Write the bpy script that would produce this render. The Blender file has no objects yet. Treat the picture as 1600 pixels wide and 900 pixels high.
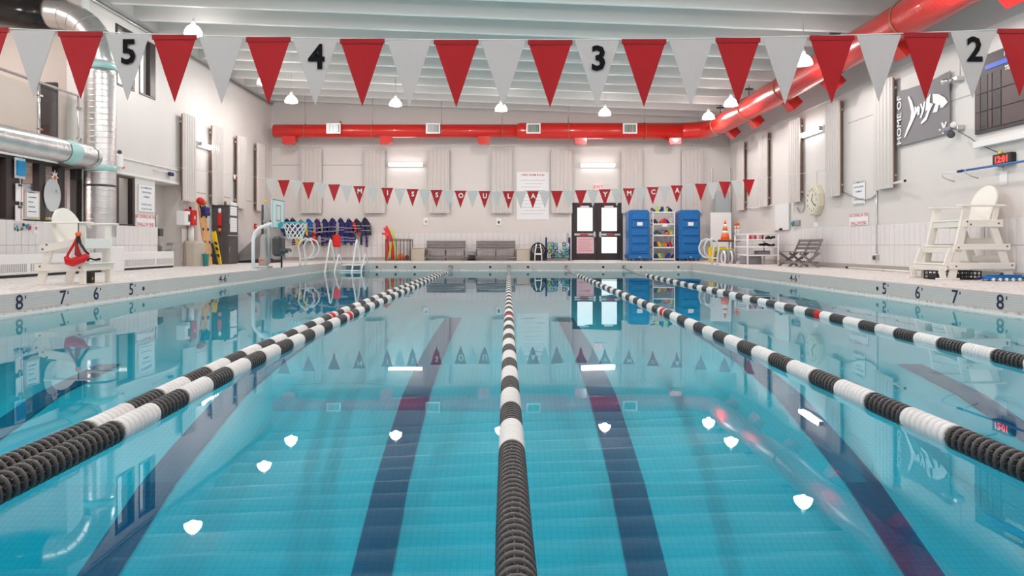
import bpy, math, random
from mathutils import Vector, Matrix, noise
random.seed(7)
S = bpy.context.scene
COL = S.collection
PI = math.pi
# ------------------------------------------------------------------ camera, world, exposure
F = 1130.0          # focal length in pixels of the 1600x900 frame
H = 0.815           # lens height above the water (z = 0)
CX, CY = 795.0, 383.0
cd = bpy.data.cameras.new('camera'); cam = bpy.data.objects.new('camera', cd); COL.objects.link(cam)
cam.location = (0, 0, H); cam.rotation_euler = (PI/2, 0, 0)
cd.sensor_width = 36.0; cd.lens = 36.0*F/1600.0
cd.shift_x = (800-CX)/1600.0; cd.shift_y = -(450-CY)/1600.0
cd.clip_start = 0.05; cd.clip_end = 200
S.camera = cam
w = bpy.data.worlds.new('world'); S.world = w; w.use_nodes = True
w.node_tree.nodes['Background'].inputs[0].default_value = (0.93, 0.97, 1.0, 1)
w.node_tree.nodes['Background'].inputs[1].default_value = 1.6
S.view_settings.view_transform = 'Standard'; S.view_settings.look = 'None'
S.view_settings.gamma = 1.0; S.view_settings.use_curve_mapping = False
S.view_settings.exposure = 0.20
LAMP_W = 112.0      # watts of every pendant lamp
LAMP_C = (1.0, 0.95, 0.925)
cy = S.cycles
cy.use_denoising = True
cy.max_bounces = 10; cy.diffuse_bounces = 5; cy.glossy_bounces = 5; cy.transmission_bounces = 8
cy.transparent_max_bounces = 8; cy.sample_clamp_indirect = 6.0; cy.blur_glossy = 0.3

# room (metres): water level z = 0, camera over the near pool wall
XL, XR, YB, YN = -9.05, 8.44, 27.65, -3.0      # walls
PL, PR, PF, PN = -5.76, 5.82, 23.0, 0.35       # pool edges
DZ = 0.235                                      # deck height
def zroof(x): return 5.91 - 0.039*x
def px(x, y, Y): return Vector(((x-CX)*Y/F, Y, H+(CY-y)*Y/F))
def Yl(x, X=XL): return X*F/(x-CX)
def pz(x, y, X): return H + (CY-y)/(x-CX)*X      # height of a pixel lying on the plane x = X
def floorY(y): return (H-DZ)*F/(y-CY)

# ------------------------------------------------------------------ materials
MATS = {}
def mat(name, col, rough=0.5, metal=0.0, emit=None, estr=0.0, spec=0.5, bump=None, var=None, coat=0.0, alpha=None, trans=0.0, ior=1.45):
    if name in MATS: return MATS[name]
    m = bpy.data.materials.new(name); m.use_nodes = True; nt = m.node_tree; b = nt.nodes['Principled BSDF']
    b.inputs['Base Color'].default_value = (*col, 1); b.inputs['Roughness'].default_value = rough
    b.inputs['Metallic'].default_value = metal; b.inputs['Specular IOR Level'].default_value = spec
    b.inputs['Coat Weight'].default_value = coat; b.inputs['IOR'].default_value = ior
    b.inputs['Transmission Weight'].default_value = trans
    if alpha is not None: b.inputs['Alpha'].default_value = alpha
    if emit:
        b.inputs['Emission Color'].default_value = (*emit, 1); b.inputs['Emission Strength'].default_value = estr
    tc = None
    if bump or var:
        tc = nt.nodes.new('ShaderNodeTexCoord')
    if var:   # (scale, amount)
        n = nt.nodes.new('ShaderNodeTexNoise'); n.inputs['Scale'].default_value = var[0]; n.inputs['Detail'].default_value = 6
        nt.links.new(tc.outputs['Object'], n.inputs['Vector'])
        r = nt.nodes.new('ShaderNodeValToRGB')
        lo = [max(0, c*(1-var[1])) for c in col]; hi = [min(1, c*(1+var[1])) for c in col]
        r.color_ramp.elements[0].color = (*lo, 1); r.color_ramp.elements[1].color = (*hi, 1)
        r.color_ramp.elements[0].position = 0.3; r.color_ramp.elements[1].position = 0.7
        nt.links.new(n.outputs['Fac'], r.inputs['Fac']); nt.links.new(r.outputs['Color'], b.inputs['Base Color'])
    if bump:  # (scale, strength, distance)
        n = nt.nodes.new('ShaderNodeTexNoise'); n.inputs['Scale'].default_value = bump[0]; n.inputs['Detail'].default_value = 4
        nt.links.new(tc.outputs['Object'], n.inputs['Vector'])
        bp = nt.nodes.new('ShaderNodeBump'); bp.inputs['Strength'].default_value = bump[1]; bp.inputs['Distance'].default_value = bump[2]
        nt.links.new(n.outputs['Fac'], bp.inputs['Height']); nt.links.new(bp.outputs['Normal'], b.inputs['Normal'])
    MATS[name] = m
    return m
WALL = mat('warm_white_wall_paint', (0.72, 0.675, 0.65), 0.6, bump=(14, 0.25, 0.004), var=(0.6, 0.03))
WALLU = mat('grey_white_beam_paint', (0.66, 0.63, 0.61), 0.6, bump=(14, 0.25, 0.004))  # upper wall band: grey concrete, with its shade put into the colour
CEIL = mat('pale_grey_ceiling_paint', (0.72, 0.69, 0.67), 0.55, bump=(6, 0.2, 0.004))
BEAM_LIT = mat('white_beam_soffit_paint', (0.88, 0.87, 0.86), 0.4)  # whiter than the ceiling: lit lower edges of the stems put into colour
TILE = mat('white_glazed_tile', (0.80, 0.77, 0.765), 0.25, var=(1.3, 0.03))
GROUT = mat('grey_grout', (0.50, 0.47, 0.46), 0.8)
BASEB = mat('grey_base_tile', (0.45, 0.42, 0.40), 0.5)
WHITE = mat('white_painted_metal', (0.82, 0.80, 0.79), 0.35)
CREAM = mat('cream_recycled_plastic', (0.85, 0.81, 0.75), 0.42)
WHITEP = mat('bright_white_plastic', (0.86, 0.85, 0.85), 0.35)
PAPER = mat('white_paper', (0.85, 0.85, 0.86), 0.8)
BLACK = mat('black_rubber', (0.012, 0.012, 0.013), 0.45)
PRINT = mat('black_matt_print', (0.012, 0.012, 0.013), 0.9, spec=0.1)
PANEL = mat('pale_grey_panel_fabric', (0.64, 0.595, 0.57), 0.7)
DARK = mat('dark_bronze_frame', (0.035, 0.025, 0.025), 0.4)
CHROME = mat('polished_steel', (0.8, 0.8, 0.8), 0.12, 1.0)
STEEL = mat('brushed_steel', (0.62, 0.62, 0.62), 0.3, 1.0)
GALV = mat('galvanised_spiral_steel', (0.66, 0.65, 0.65), 0.33, 1.0, bump=(30, 0.05, 0.002), var=(3, 0.12))
REDD = mat('glossy_red_duct_paint', (0.62, 0.018, 0.012), 0.28, coat=0.4)
REDF = mat('red_vinyl', (0.44, 0.003, 0.010), 0.28, bump=(9, 0.5, 0.006))
REDH = mat('dark_red_vinyl_hem', (0.36, 0.004, 0.010), 0.28, bump=(30, 0.6, 0.004))
GREYF = mat('translucent_white_vinyl', (0.61, 0.59, 0.585), 0.22, bump=(9, 0.5, 0.006))
RED = mat('red_plastic', (0.60, 0.01, 0.015), 0.35)
FREDT = mat('red_print', (0.62, 0.02, 0.06), 0.6)
BLUEP = mat('dark_blue_print', (0.03, 0.05, 0.16), 0.6)
BLUE = mat('royal_blue_plastic', (0.006, 0.14, 0.42), 0.38, bump=(12, 0.15, 0.003))
ORANGE = mat('orange_plastic', (0.85, 0.16, 0.03), 0.4)
YELLOW = mat('yellow_plastic', (0.80, 0.55, 0.02), 0.4)
LIME = mat('lime_foam', (0.45, 0.72, 0.06), 0.7)
CORAL = mat('coral_red_foam', (0.80, 0.06, 0.07), 0.7)
TEAL = mat('teal_plastic', (0.03, 0.28, 0.26), 0.4)
BENCH = mat('grey_brown_recycled_plastic', (0.22, 0.195, 0.195), 0.55, var=(8, 0.12))
CABG = mat('charcoal_cabinet_paint', (0.085, 0.075, 0.078), 0.45)
BEIGE = mat('beige_plastic', (0.56, 0.50, 0.42), 0.5)
TARP = mat('grey_vinyl_cover', (0.22, 0.21, 0.21), 0.4, bump=(4, 0.4, 0.02))
WOOD = mat('pale_varnished_plywood', (0.62, 0.34, 0.13), 0.4, var=(5, 0.2))
BROWN = mat('brown_insulation_edge', (0.23, 0.13, 0.09), 0.8)
NAVY = mat('navy_nylon', (0.018, 0.016, 0.12), 0.6, bump=(25, 0.3, 0.004))
GREYC = mat('grey_nylon', (0.33, 0.31, 0.35), 0.7)
DGREY = mat('dark_grey_plastic', (0.07, 0.07, 0.075), 0.5)
BANG = mat('grey_banner_cloth', (0.24, 0.22, 0.23), 0.7)
LAMP = mat('glowing_lamp_shade', (0.9, 0.9, 0.9), 0.4, emit=(1.0, 0.98, 0.96), estr=9.0)
TUBE = mat('glowing_fluorescent_tube', (0.9, 0.9, 0.9), 0.4, emit=(1.0, 0.96, 0.93), estr=6.0)
ROPEB = mat('black_float_plastic', (0.05, 0.047, 0.048), 0.36)
ROPEW = mat('white_float_plastic', (0.80, 0.78, 0.77), 0.4)
CABLE = mat('grey_cable_cover', (0.30, 0.29, 0.29), 0.4)
def glassmat(name, tint=(1, 1, 1), refl=0.12):
    m = bpy.data.materials.new(name); m.use_nodes = True; nt = m.node_tree; nt.nodes.clear()
    o = nt.nodes.new('ShaderNodeOutputMaterial'); mx = nt.nodes.new('ShaderNodeMixShader')
    t = nt.nodes.new('ShaderNodeBsdfTransparent'); t.inputs[0].default_value = (*tint, 1)
    g = nt.nodes.new('ShaderNodeBsdfGlossy'); g.inputs['Roughness'].default_value = 0.02
    f = nt.nodes.new('ShaderNodeFresnel'); f.inputs[0].default_value = 1.5
    ge = nt.nodes.new('ShaderNodeNewGeometry'); s1 = nt.nodes.new('ShaderNodeMath'); s1.operation = 'SUBTRACT'; s1.inputs[0].default_value = 1
    mu = nt.nodes.new('ShaderNodeMath'); mu.operation = 'MULTIPLY'; nt.links.new(ge.outputs['Backfacing'], s1.inputs[1])
    nt.links.new(f.outputs[0], mu.inputs[0]); nt.links.new(s1.outputs[0], mu.inputs[1])
    nt.links.new(mu.outputs[0], mx.inputs[0]); nt.links.new(t.outputs[0], mx.inputs[1]); nt.links.new(g.outputs[0], mx.inputs[2])
    nt.links.new(mx.outputs[0], o.inputs[0]); return m
GLASS = glassmat('clear_window_glass', (0.92, 0.95, 0.95))

def grid_mat(name, base, line, sx, sz, axis='XZ', lw=0.06, rough=0.35, bumpd=0.002):
    """tiles drawn as a fine grid in world metres (two axes)"""
    m = bpy.data.materials.new(name); m.use_nodes = True; nt = m.node_tree; b = nt.nodes['Principled BSDF']
    b.inputs['Roughness'].default_value = rough
    tc = nt.nodes.new('ShaderNodeTexCoord'); sp = nt.nodes.new('ShaderNodeSeparateXYZ')
    nt.links.new(tc.outputs['Object'], sp.inputs[0])
    outs = []
    for ax, s in zip(axis, (sx, sz)):
        d = nt.nodes.new('ShaderNodeMath'); d.operation = 'DIVIDE'; d.inputs[1].default_value = s
        nt.links.new(sp.outputs['XYZ'.index(ax)], d.inputs[0])
        fr = nt.nodes.new('ShaderNodeMath'); fr.operation = 'FRACT'; nt.links.new(d.outputs[0], fr.inputs[0])
        lt = nt.nodes.new('ShaderNodeMath'); lt.operation = 'LESS_THAN'; lt.inputs[1].default_value = lw
        nt.links.new(fr.outputs[0], lt.inputs[0]); outs.append(lt)
    mxx = nt.nodes.new('ShaderNodeMath'); mxx.operation = 'MAXIMUM'
    nt.links.new(outs[0].outputs[0], mxx.inputs[0]); nt.links.new(outs[1].outputs[0], mxx.inputs[1])
    mc = nt.nodes.new('ShaderNodeMix'); mc.data_type = 'RGBA'
    mc.inputs[6].default_value = (*base, 1); mc.inputs[7].default_value = (*line, 1)
    nt.links.new(mxx.outputs[0], mc.inputs[0]); nt.links.new(mc.outputs[2], b.inputs['Base Color'])
    return m
POOLT = grid_mat('pale_blue_pool_mosaic', (0.72, 0.84, 0.87), (0.56, 0.72, 0.77), 0.05, 0.05, 'XY', 0.10)
POOLW = grid_mat('pale_blue_pool_wall_mosaic', (0.72, 0.84, 0.87), (0.56, 0.72, 0.77), 0.05, 0.05, 'YZ', 0.10)
STRIPE = grid_mat('navy_lane_mosaic', (0.008, 0.11, 0.24), (0.02, 0.16, 0.29), 0.05, 0.05, 'XY', 0.12)
COPE = grid_mat('grey_ridged_coping_tile', (0.60, 0.54, 0.52), (0.42, 0.38, 0.37), 0.0294, 0.0294, 'ZZ', 0.16)
COPEX = grid_mat('grey_coping_tile_end', (0.60, 0.54, 0.52), (0.52, 0.47, 0.455), 0.0294, 0.0294, 'ZZ', 0.10)
def deckmat():
    m = bpy.data.materials.new('pebbled_deck'); m.use_nodes = True; nt = m.node_tree; b = nt.nodes['Principled BSDF']
    b.inputs['Roughness'].default_value = 0.45
    tc = nt.nodes.new('ShaderNodeTexCoord')
    v = nt.nodes.new('ShaderNodeTexVoronoi'); v.inputs['Scale'].default_value = 22
    nt.links.new(tc.outputs['Object'], v.inputs['Vector'])
    r = nt.nodes.new('ShaderNodeValToRGB'); e = r.color_ramp.elements
    e[0].color = (0.42, 0.36, 0.34, 1); e[0].position = 0.0; e[1].color = (0.84, 0.79, 0.76, 1); e[1].position = 0.42
    nt.links.new(v.outputs['Color'], r.inputs['Fac'])
    n = nt.nodes.new('ShaderNodeTexNoise'); n.inputs['Scale'].default_value = 60; nt.links.new(tc.outputs['Object'], n.inputs['Vector'])
    bp = nt.nodes.new('ShaderNodeBump'); bp.inputs['Strength'].default_value = 0.3; bp.inputs['Distance'].default_value = 0.002
    nt.links.new(n.outputs['Fac'], bp.inputs['Height']); nt.links.new(bp.outputs['Normal'], b.inputs['Normal'])
    nt.links.new(r.outputs['Color'], b.inputs['Base Color']); return m
DECK = deckmat()

# ------------------------------------------------------------------ mesh builder
class B:
    def __init__(s): s.v = []; s.f = []; s.m = []; s.sm = []
    def face(s, idx, mi=0, smooth=False): s.f.append(tuple(idx)); s.m.append(mi); s.sm.append(smooth)
    def add(s, verts, faces, mi=0, smooth=False, M=None):
        o = len(s.v)
        for q in verts: s.v.append(tuple(M @ Vector(q)) if M else tuple(q))
        for f in faces: s.face([o+i for i in f], mi, smooth)
        return s
    def box(s, x0, x1, y0, y1, z0, z1, mi=0, M=None, bev=0.0):
        if bev:
            return s.rbox(x0, x1, y0, y1, z0, z1, bev, mi, M)
        v = [(x, y, z) for z in (z0, z1) for y in (y0, y1) for x in (x0, x1)]
        return s.add(v, [(0,2,3,1),(4,5,7,6),(0,1,5,4),(2,6,7,3),(0,4,6,2),(1,3,7,5)], mi, False, M)
    def rbox(s, x0, x1, y0, y1, z0, z1, b, mi=0, M=None):
        """box with every edge chamfered"""
        b = min(b, (x1-x0)*.45, (y1-y0)*.45, (z1-z0)*.45)
        X = (x0, x1); Y = (y0, y1); Z = (z0, z1); v = []; ix = {}
        for i in (0,1):
            for j in (0,1):
                for k in (0,1):
                    sx = b if i == 0 else -b; sy = b if j == 0 else -b; sz = b if k == 0 else -b
                    ix[i,j,k,'x'] = len(v); v.append((X[i], Y[j]+sy, Z[k]+sz))
                    ix[i,j,k,'y'] = len(v); v.append((X[i]+sx, Y[j], Z[k]+sz))
                    ix[i,j,k,'z'] = len(v); v.append((X[i]+sx, Y[j]+sy, Z[k]))
        f = []
        for i in (0,1):
            q = [ix[i,0,0,'x'], ix[i,1,0,'x'], ix[i,1,1,'x'], ix[i,0,1,'x']]; f.append(q if i else q[::-1])
            q = [ix[0,i,0,'y'], ix[0,i,1,'y'], ix[1,i,1,'y'], ix[1,i,0,'y']]; f.append(q if i else q[::-1])
            q = [ix[0,0,i,'z'], ix[1,0,i,'z'], ix[1,1,i,'z'], ix[0,1,i,'z']]; f.append(q if i else q[::-1])
        for a in (0,1):
            for c in (0,1):
                q = [ix[a,c,0,'x'], ix[a,c,0,'y'], ix[a,c,1,'y'], ix[a,c,1,'x']]; f.append(q if a == c else q[::-1])
                q = [ix[a,0,c,'x'], ix[a,1,c,'x'], ix[a,1,c,'z'], ix[a,0,c,'z']]; f.append(q if a != c else q[::-1])
                q = [ix[0,a,c,'y'], ix[1,a,c,'y'], ix[1,a,c,'z'], ix[0,a,c,'z']]; f.append(q if a == c else q[::-1])
        for i in (0,1):
            for j in (0,1):
                for k in (0,1):
                    q = [ix[i,j,k,c] for c in 'xyz']; f.append(q if (i+j+k) % 2 == 1 else q[::-1])
        return s.add(v, f, mi, False, M)
    def bar(s, p, q, w, h, mi=0, up=(0,0,1), bev=0.0):
        """rectangular bar from p to q, w wide, h deep"""
        p = Vector(p); q = Vector(q); d = (q-p); L = d.length; d.normalize(); u = Vector(up)
        if abs(d.dot(u)) > .98: u = Vector((0, 1, 0))
        x = d.cross(u).normalized(); z = x.cross(d).normalized()
        M = Matrix(((x.x, d.x, z.x, p.x), (x.y, d.y, z.y, p.y), (x.z, d.z, z.z, p.z), (0,0,0,1)))
        return s.box(-w/2, w/2, 0, L, -h/2, h/2, mi, M, bev)
    def sweep(s, path, r, seg=12, mi=0, caps=True, smooth=True, closed=False):
        pts = [Vector(p) for p in path]; n = len(pts)
        rr = r if isinstance(r, (list, tuple)) else [r]*n
        def tan(i):
            if closed: t = pts[(i+1) % n]-pts[i-1]
            elif i == 0: t = pts[1]-pts[0]
            elif i == n-1: t = pts[-1]-pts[-2]
            else: t = (pts[i+1]-pts[i]).normalized()+(pts[i]-pts[i-1]).normalized()
            return t.normalized() if t.length > 1e-9 else Vector((0,0,1))
        t = tan(0); u = Vector((0,0,1)) if abs(t.z) < .9 else Vector((1,0,0))
        u = (u - t*u.dot(t)).normalized(); o = len(s.v)
        for i in range(n):
            t = tan(i); u = (u - t*u.dot(t)).normalized(); w_ = t.cross(u)
            for k in range(seg):
                a = 2*PI*k/seg; s.v.append(tuple(pts[i]+(u*math.cos(a)+w_*math.sin(a))*rr[i]))
        for i in range(n if closed else n-1):
            i2 = (i+1) % n
            for k in range(seg):
                k2 = (k+1) % seg
                s.face((o+i*seg+k, o+i*seg+k2, o+i2*seg+k2, o+i2*seg+k), mi, smooth)
        if caps and not closed:
            s.face([o+k for k in range(seg)][::-1], mi); s.face([o+(n-1)*seg+k for k in range(seg)], mi)
        return s
    def cyl(s, p, q, r, seg=12, mi=0, r2=None):
        return s.sweep([p, q], [r, r if r2 is None else r2], seg, mi)
    def lathe(s, prof, c=(0,0,0), axis='Z', seg=20, mi=0, smooth=True):
        """prof: (radius, height) list, closed ends where radius 0"""
        o = len(s.v); n = len(prof); c = Vector(c)
        for r, h in prof:
            for k in range(seg):
                a = 2*PI*k/seg; x, y = r*math.cos(a), r*math.sin(a)
                p = {'Z': (x, y, h), 'Y': (x, h, -y), 'X': (h, x, y)}[axis]
                s.v.append(tuple(c+Vector(p)))
        for i in range(n-1):
            for k in range(seg):
                k2 = (k+1) % seg
                s.face((o+i*seg+k, o+i*seg+k2, o+(i+1)*seg+k2, o+(i+1)*seg+k), mi, smooth)
        if prof[0][0] > 1e-6: s.face([o+k for k in range(seg)][::-1], mi)
        if prof[-1][0] > 1e-6: s.face([o+(n-1)*seg+k for k in range(seg)], mi)
        return s
    def prism(s, poly, d0, d1, plane='XZ', mi=0, M=None, smooth=False):
        """polygon extruded between d0 and d1 along the third axis"""
        n = len(poly); f = {'XZ': lambda a, b, d: (a, d, b), 'YZ': lambda a, b, d: (d, a, b), 'XY': lambda a, b, d: (a, b, d)}[plane]
        v = [f(a, b, d0) for a, b in poly]+[f(a, b, d1) for a, b in poly]
        fs = [tuple(range(n)), tuple(range(2*n-1, n-1, -1))]+[(i, i+n, (i+1) % n+n, (i+1) % n) for i in range(n)]
        return s.add(v, fs, mi, smooth, M)
    def text(s, body, size, M, th=0.002, mi=0, bold=0.0, align='CENTER', sx=1.0):
        key = (body, round(bold, 4), align)
        if key not in _TX:
            c = bpy.data.curves.new('tmp', 'FONT'); c.body = body; c.size = 1; c.offset = bold; c.resolution_u = 2
            c.align_x = align; c.align_y = 'CENTER'
            o = bpy.data.objects.new('tmp', c); COL.objects.link(o)
            me = bpy.data.meshes.new_from_object(o)
            _TX[key] = ([tuple(q.co) for q in me.vertices], [tuple(p.vertices) for p in me.polygons])
            bpy.data.objects.remove(o); bpy.data.meshes.remove(me); bpy.data.curves.remove(c)
        v, f = _TX[key]
        return s.add([(x*size*sx, y*size, th) for x, y, z in v], f, mi, False, M)
    def sphere(s, c, r, seg=12, ring=8, mi=0, sc=(1,1,1)):
        prof = []
        o = len(s.v)
        for i in range(ring+1):
            a = PI*i/ring
            for k in range(seg):
                b = 2*PI*k/seg
                s.v.append((c[0]+r*sc[0]*math.sin(a)*math.cos(b), c[1]+r*sc[1]*math.sin(a)*math.sin(b), c[2]+r*sc[2]*math.cos(a)))
        for i in range(ring):
            for k in range(seg):
                k2 = (k+1) % seg
                s.face((o+i*seg+k, o+(i+1)*seg+k, o+(i+1)*seg+k2, o+i*seg+k2), mi, True)
        return s
    def mesh(s, name, mats):
        me = bpy.data.meshes.new(name); me.from_pydata(s.v, [], s.f)
        for m in (mats if isinstance(mats, (list, tuple)) else [mats]): me.materials.append(m)
        me.polygons.foreach_set('material_index', s.m); me.polygons.foreach_set('use_smooth', s.sm)
        me.update(); return me
    def build(s, name, mats, parent=None, world=True):
        if parent is not None and world:
            l = root_loc(parent); s.v = [(x-l.x, y-l.y, z-l.z) for x, y, z in s.v]
        o = bpy.data.objects.new(name, s.mesh(name, mats)); COL.objects.link(o); o.parent = parent
        return o
_TX = {}
def root_loc(o):
    l = Vector((0,0,0))
    while o is not None: l += o.location; o = o.parent
    return l
def tag(o, label=None, cat=None, group=None, kind=None):
    if label: o['label'] = label
    if cat: o['category'] = cat
    if group: o['group'] = group
    if kind: o['kind'] = kind
    return o
def thing(name, label, cat, loc=(0,0,0), rz=0.0, group=None):
    o = bpy.data.objects.new(name, None); COL.objects.link(o); o.empty_display_size = 0.1
    o.location = loc; o.rotation_euler = (0, 0, rz)
    return tag(o, label, cat, group)
def struct(b, name, mats, parent=None):
    o = b.build(name, mats, parent); o['kind'] = 'structure'; return o
KIDS = {}
def copy_tree(o, loc=None, rz=None, label=None, parent=None):
    c = o.copy(); COL.objects.link(c); c.parent = parent
    for ch in [k for k in bpy.data.objects if k.parent == o]: copy_tree(ch, parent=c)
    if loc is not None: c.location = loc
    if rz is not None: c.rotation_euler = (0, 0, rz)
    if label: c['label'] = label
    return c
def inst(mesh, name, parent, loc, rot=None):
    o = bpy.data.objects.new(name, mesh); COL.objects.link(o); o.parent = parent; o.location = loc
    if rot: o.rotation_euler = rot
    return o
# orientation matrices for writing: on the back wall, on the right wall, on the left wall
def MB(x, y, z): return Matrix(((1,0,0,x),(0,0,-1,y),(0,1,0,z),(0,0,0,1)))       # faces -Y
def MR(x, y, z): return Matrix(((0,0,-1,x),(-1,0,0,y),(0,1,0,z),(0,0,0,1)))      # faces -X
def ML(x, y, z): return Matrix(((0,0,1,x),(1,0,0,y),(0,1,0,z),(0,0,0,1)))        # faces +X

# ================================================================== room shell
T = 0.3
# pool deck: four slabs round the pool, one object
b = B()
b.box(XL-1.2, PL-0.02, YN, YB+0.3, -0.6, DZ); b.box(PR+0.02, XR+0.3, YN, YB+0.3, -0.6, DZ)
b.box(PL-0.02, PR+0.02, PF+0.02, YB+0.3, -0.6, DZ); b.box(PL-0.02, PR+0.02, YN, PN-0.02, -0.6, DZ)
struct(b, 'floor', DECK)
# coping faces (ridged tile above the water), dark gutter slot and white lip
def cope(name, x0, x1, y0, y1, m, ax, inward):
    b = B()
    b.box(x0, x1, y0, y1, 0.045, DZ+0.004)
    o = struct(b, name, m)
    return o
LIP = mat('white_gutter_lip', (0.82, 0.82, 0.82), 0.3)
GUT = mat('dark_gutter', (0.12, 0.08, 0.075), 0.7)
cl = cope('trim_1', PL-0.14, PL, PN, PF, COPE, 'Y', 1)
cr = cope('trim_2', PR, PR+0.14, PN, PF, COPE, 'Y', -1)
cf = cope('trim_3', PL, PR, PF, PF+0.14, COPEX, 'X', -1)
cn = cope('trim_4', PL, PR, PN-0.14, PN, COPEX, 'X', 1)
for c, (gx0, gx1, gy0, gy1), (lx0, lx1, ly0, ly1) in (
        (cl, (PL-0.10, PL-0.03, PN, PF), (PL-0.03, PL+0.035, PN, PF)), (cr, (PR+0.03, PR+0.10, PN, PF), (PR-0.035, PR+0.03, PN, PF)),
        (cf, (PL, PR, PF+0.03, PF+0.10), (PL+.035, PR-.035, PF-0.035, PF+0.03)), (cn, (PL, PR, PN-0.10, PN-0.03), (PL+.035, PR-.035, PN-0.03, PN+0.035))):
    B().box(gx0, gx1, gy0, gy1, -0.05, 0.05).build('gutter', GUT, c)
    B().box(lx0, lx1, ly0, ly1, -0.30, 0.014).build('gutter_lip', LIP, c)
# pool basin: the floor is built at the depth at which the water makes it appear
DEP = [(PN, 2.3), (3.5, 1.95), (4.84, 1.40), (5.68, 1.06), (6.2, .92), (7.2, .68), (8.3, .56), (9.5, .48), (12, .40), (PF, .36)]
def depth(Y):
    for (a, da), (c, dc) in zip(DEP, DEP[1:]):
        if a <= Y <= c: return da+(dc-da)*(Y-a)/(c-a)
    return DEP[-1][1] if Y > PF else DEP[0][1]
b = B()
for (a, da), (c, dc) in zip(DEP, DEP[1:]):
    b.add([(PL-.02, a, -da), (PR+.02, a, -da), (PR+.02, c, -dc), (PL-.02, c, -dc)], [(0, 1, 2, 3)])
pool = struct(b, 'pool_basin_floor', POOLT)
b = B()
for X, s in ((PL, 1), (PR, -1)):
    b.box(min(X, X-s*.1), max(X, X-s*.1), PN-.1, PF+.1, -3.6, -0.02)
b.box(PL, PR, PF, PF+.1, -3.6, -0.02); b.box(PL, PR, PN-.1, PN, -3.6, -0.02)
struct(b, 'pool_basin_wall', POOLW)
for lx in (-4.58, -2.75, -0.92, 0.93, 2.78, 4.6):
    b = B(); ys = [2.0]+[y for y, d in DEP[1:-1] if abs(lx) < 4 or y < 9]
    for a, c in zip(ys, ys[1:]):
        b.add([(lx-.135, a, -depth(a)+.012), (lx+.135, a, -depth(a)+.012), (lx+.135, c, -depth(c)+.012), (lx-.135, c, -depth(c)+.012)], [(0, 1, 2, 3)])
    b.build('lane_line', STRIPE, pool)
# water
def watermat():
    m = bpy.data.materials.new('clear_pool_water'); m.use_nodes = True; nt = m.node_tree; nt.nodes.clear()
    o = nt.nodes.new('ShaderNodeOutputMaterial')
    g = nt.nodes.new('ShaderNodeBsdfGlossy'); g.inputs['Roughness'].default_value = 0.0
    t = nt.nodes.new('ShaderNodeBsdfTransparent'); mx = nt.nodes.new('ShaderNodeMixShader')
    f = nt.nodes.new('ShaderNodeFresnel'); f.inputs[0].default_value = 1.42
    ge = nt.nodes.new('ShaderNodeNewGeometry'); s1 = nt.nodes.new('ShaderNodeMath'); s1.operation = 'SUBTRACT'; s1.inputs[0].default_value = 1
    nt.links.new(ge.outputs['Backfacing'], s1.inputs[1]); mu = nt.nodes.new('ShaderNodeMath'); mu.operation = 'MULTIPLY'
    nt.links.new(f.outputs[0], mu.inputs[0]); nt.links.new(s1.outputs[0], mu.inputs[1]); nt.links.new(mu.outputs[0], mx.inputs[0])
    nt.links.new(t.outputs[0], mx.inputs[1]); nt.links.new(g.outputs[0], mx.inputs[2])
    a = nt.nodes.new('ShaderNodeVolumeAbsorption')
    a.inputs['Color'].default_value = (0.0, 0.815, 0.878, 1); a.inputs['Density'].default_value = 0.86
    tc = nt.nodes.new('ShaderNodeTexCoord'); mp = nt.nodes.new('ShaderNodeMapping'); mp.inputs['Scale'].default_value = (0.75, 1.0, 1.0)
    n = nt.nodes.new('ShaderNodeTexNoise'); n.inputs['Scale'].default_value = 1.1; n.inputs['Detail'].default_value = 1.5
    n.inputs['Roughness'].default_value = 0.4
    bp = nt.nodes.new('ShaderNodeBump'); bp.inputs['Strength'].default_value = 1.0; bp.inputs['Distance'].default_value = 0.0022
    nt.links.new(tc.outputs['Object'], mp.inputs[0]); nt.links.new(mp.outputs[0], n.inputs['Vector'])
    nt.links.new(n.outputs['Fac'], bp.inputs['Height']); nt.links.new(bp.outputs['Normal'], g.inputs['Normal'])
    nt.links.new(bp.outputs['Normal'], f.inputs['Normal']); nt.links.new(mx.outputs[0], o.inputs['Surface']); nt.links.new(a.outputs[0], o.inputs['Volume']); return m
b = B()
x0, x1, y0, y1 = PL-.015, PR+.015, PN-.015, PF+.015
b.add([(x0,y0,0),(x1,y0,0),(x1,y1,0),(x0,y1,0),(x0,y0,-3.7),(x1,y0,-3.7),(x1,y1,-3.7),(x0,y1,-3.7)],
      [(0,1,2,3),(7,6,5,4),(0,4,5,1),(1,5,6,2),(2,6,7,3),(3,7,4,0)])
wat = b.build('pool_water', watermat()); tag(wat, 'still turquoise water filling the swimming pool', 'water', kind='stuff')
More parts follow.
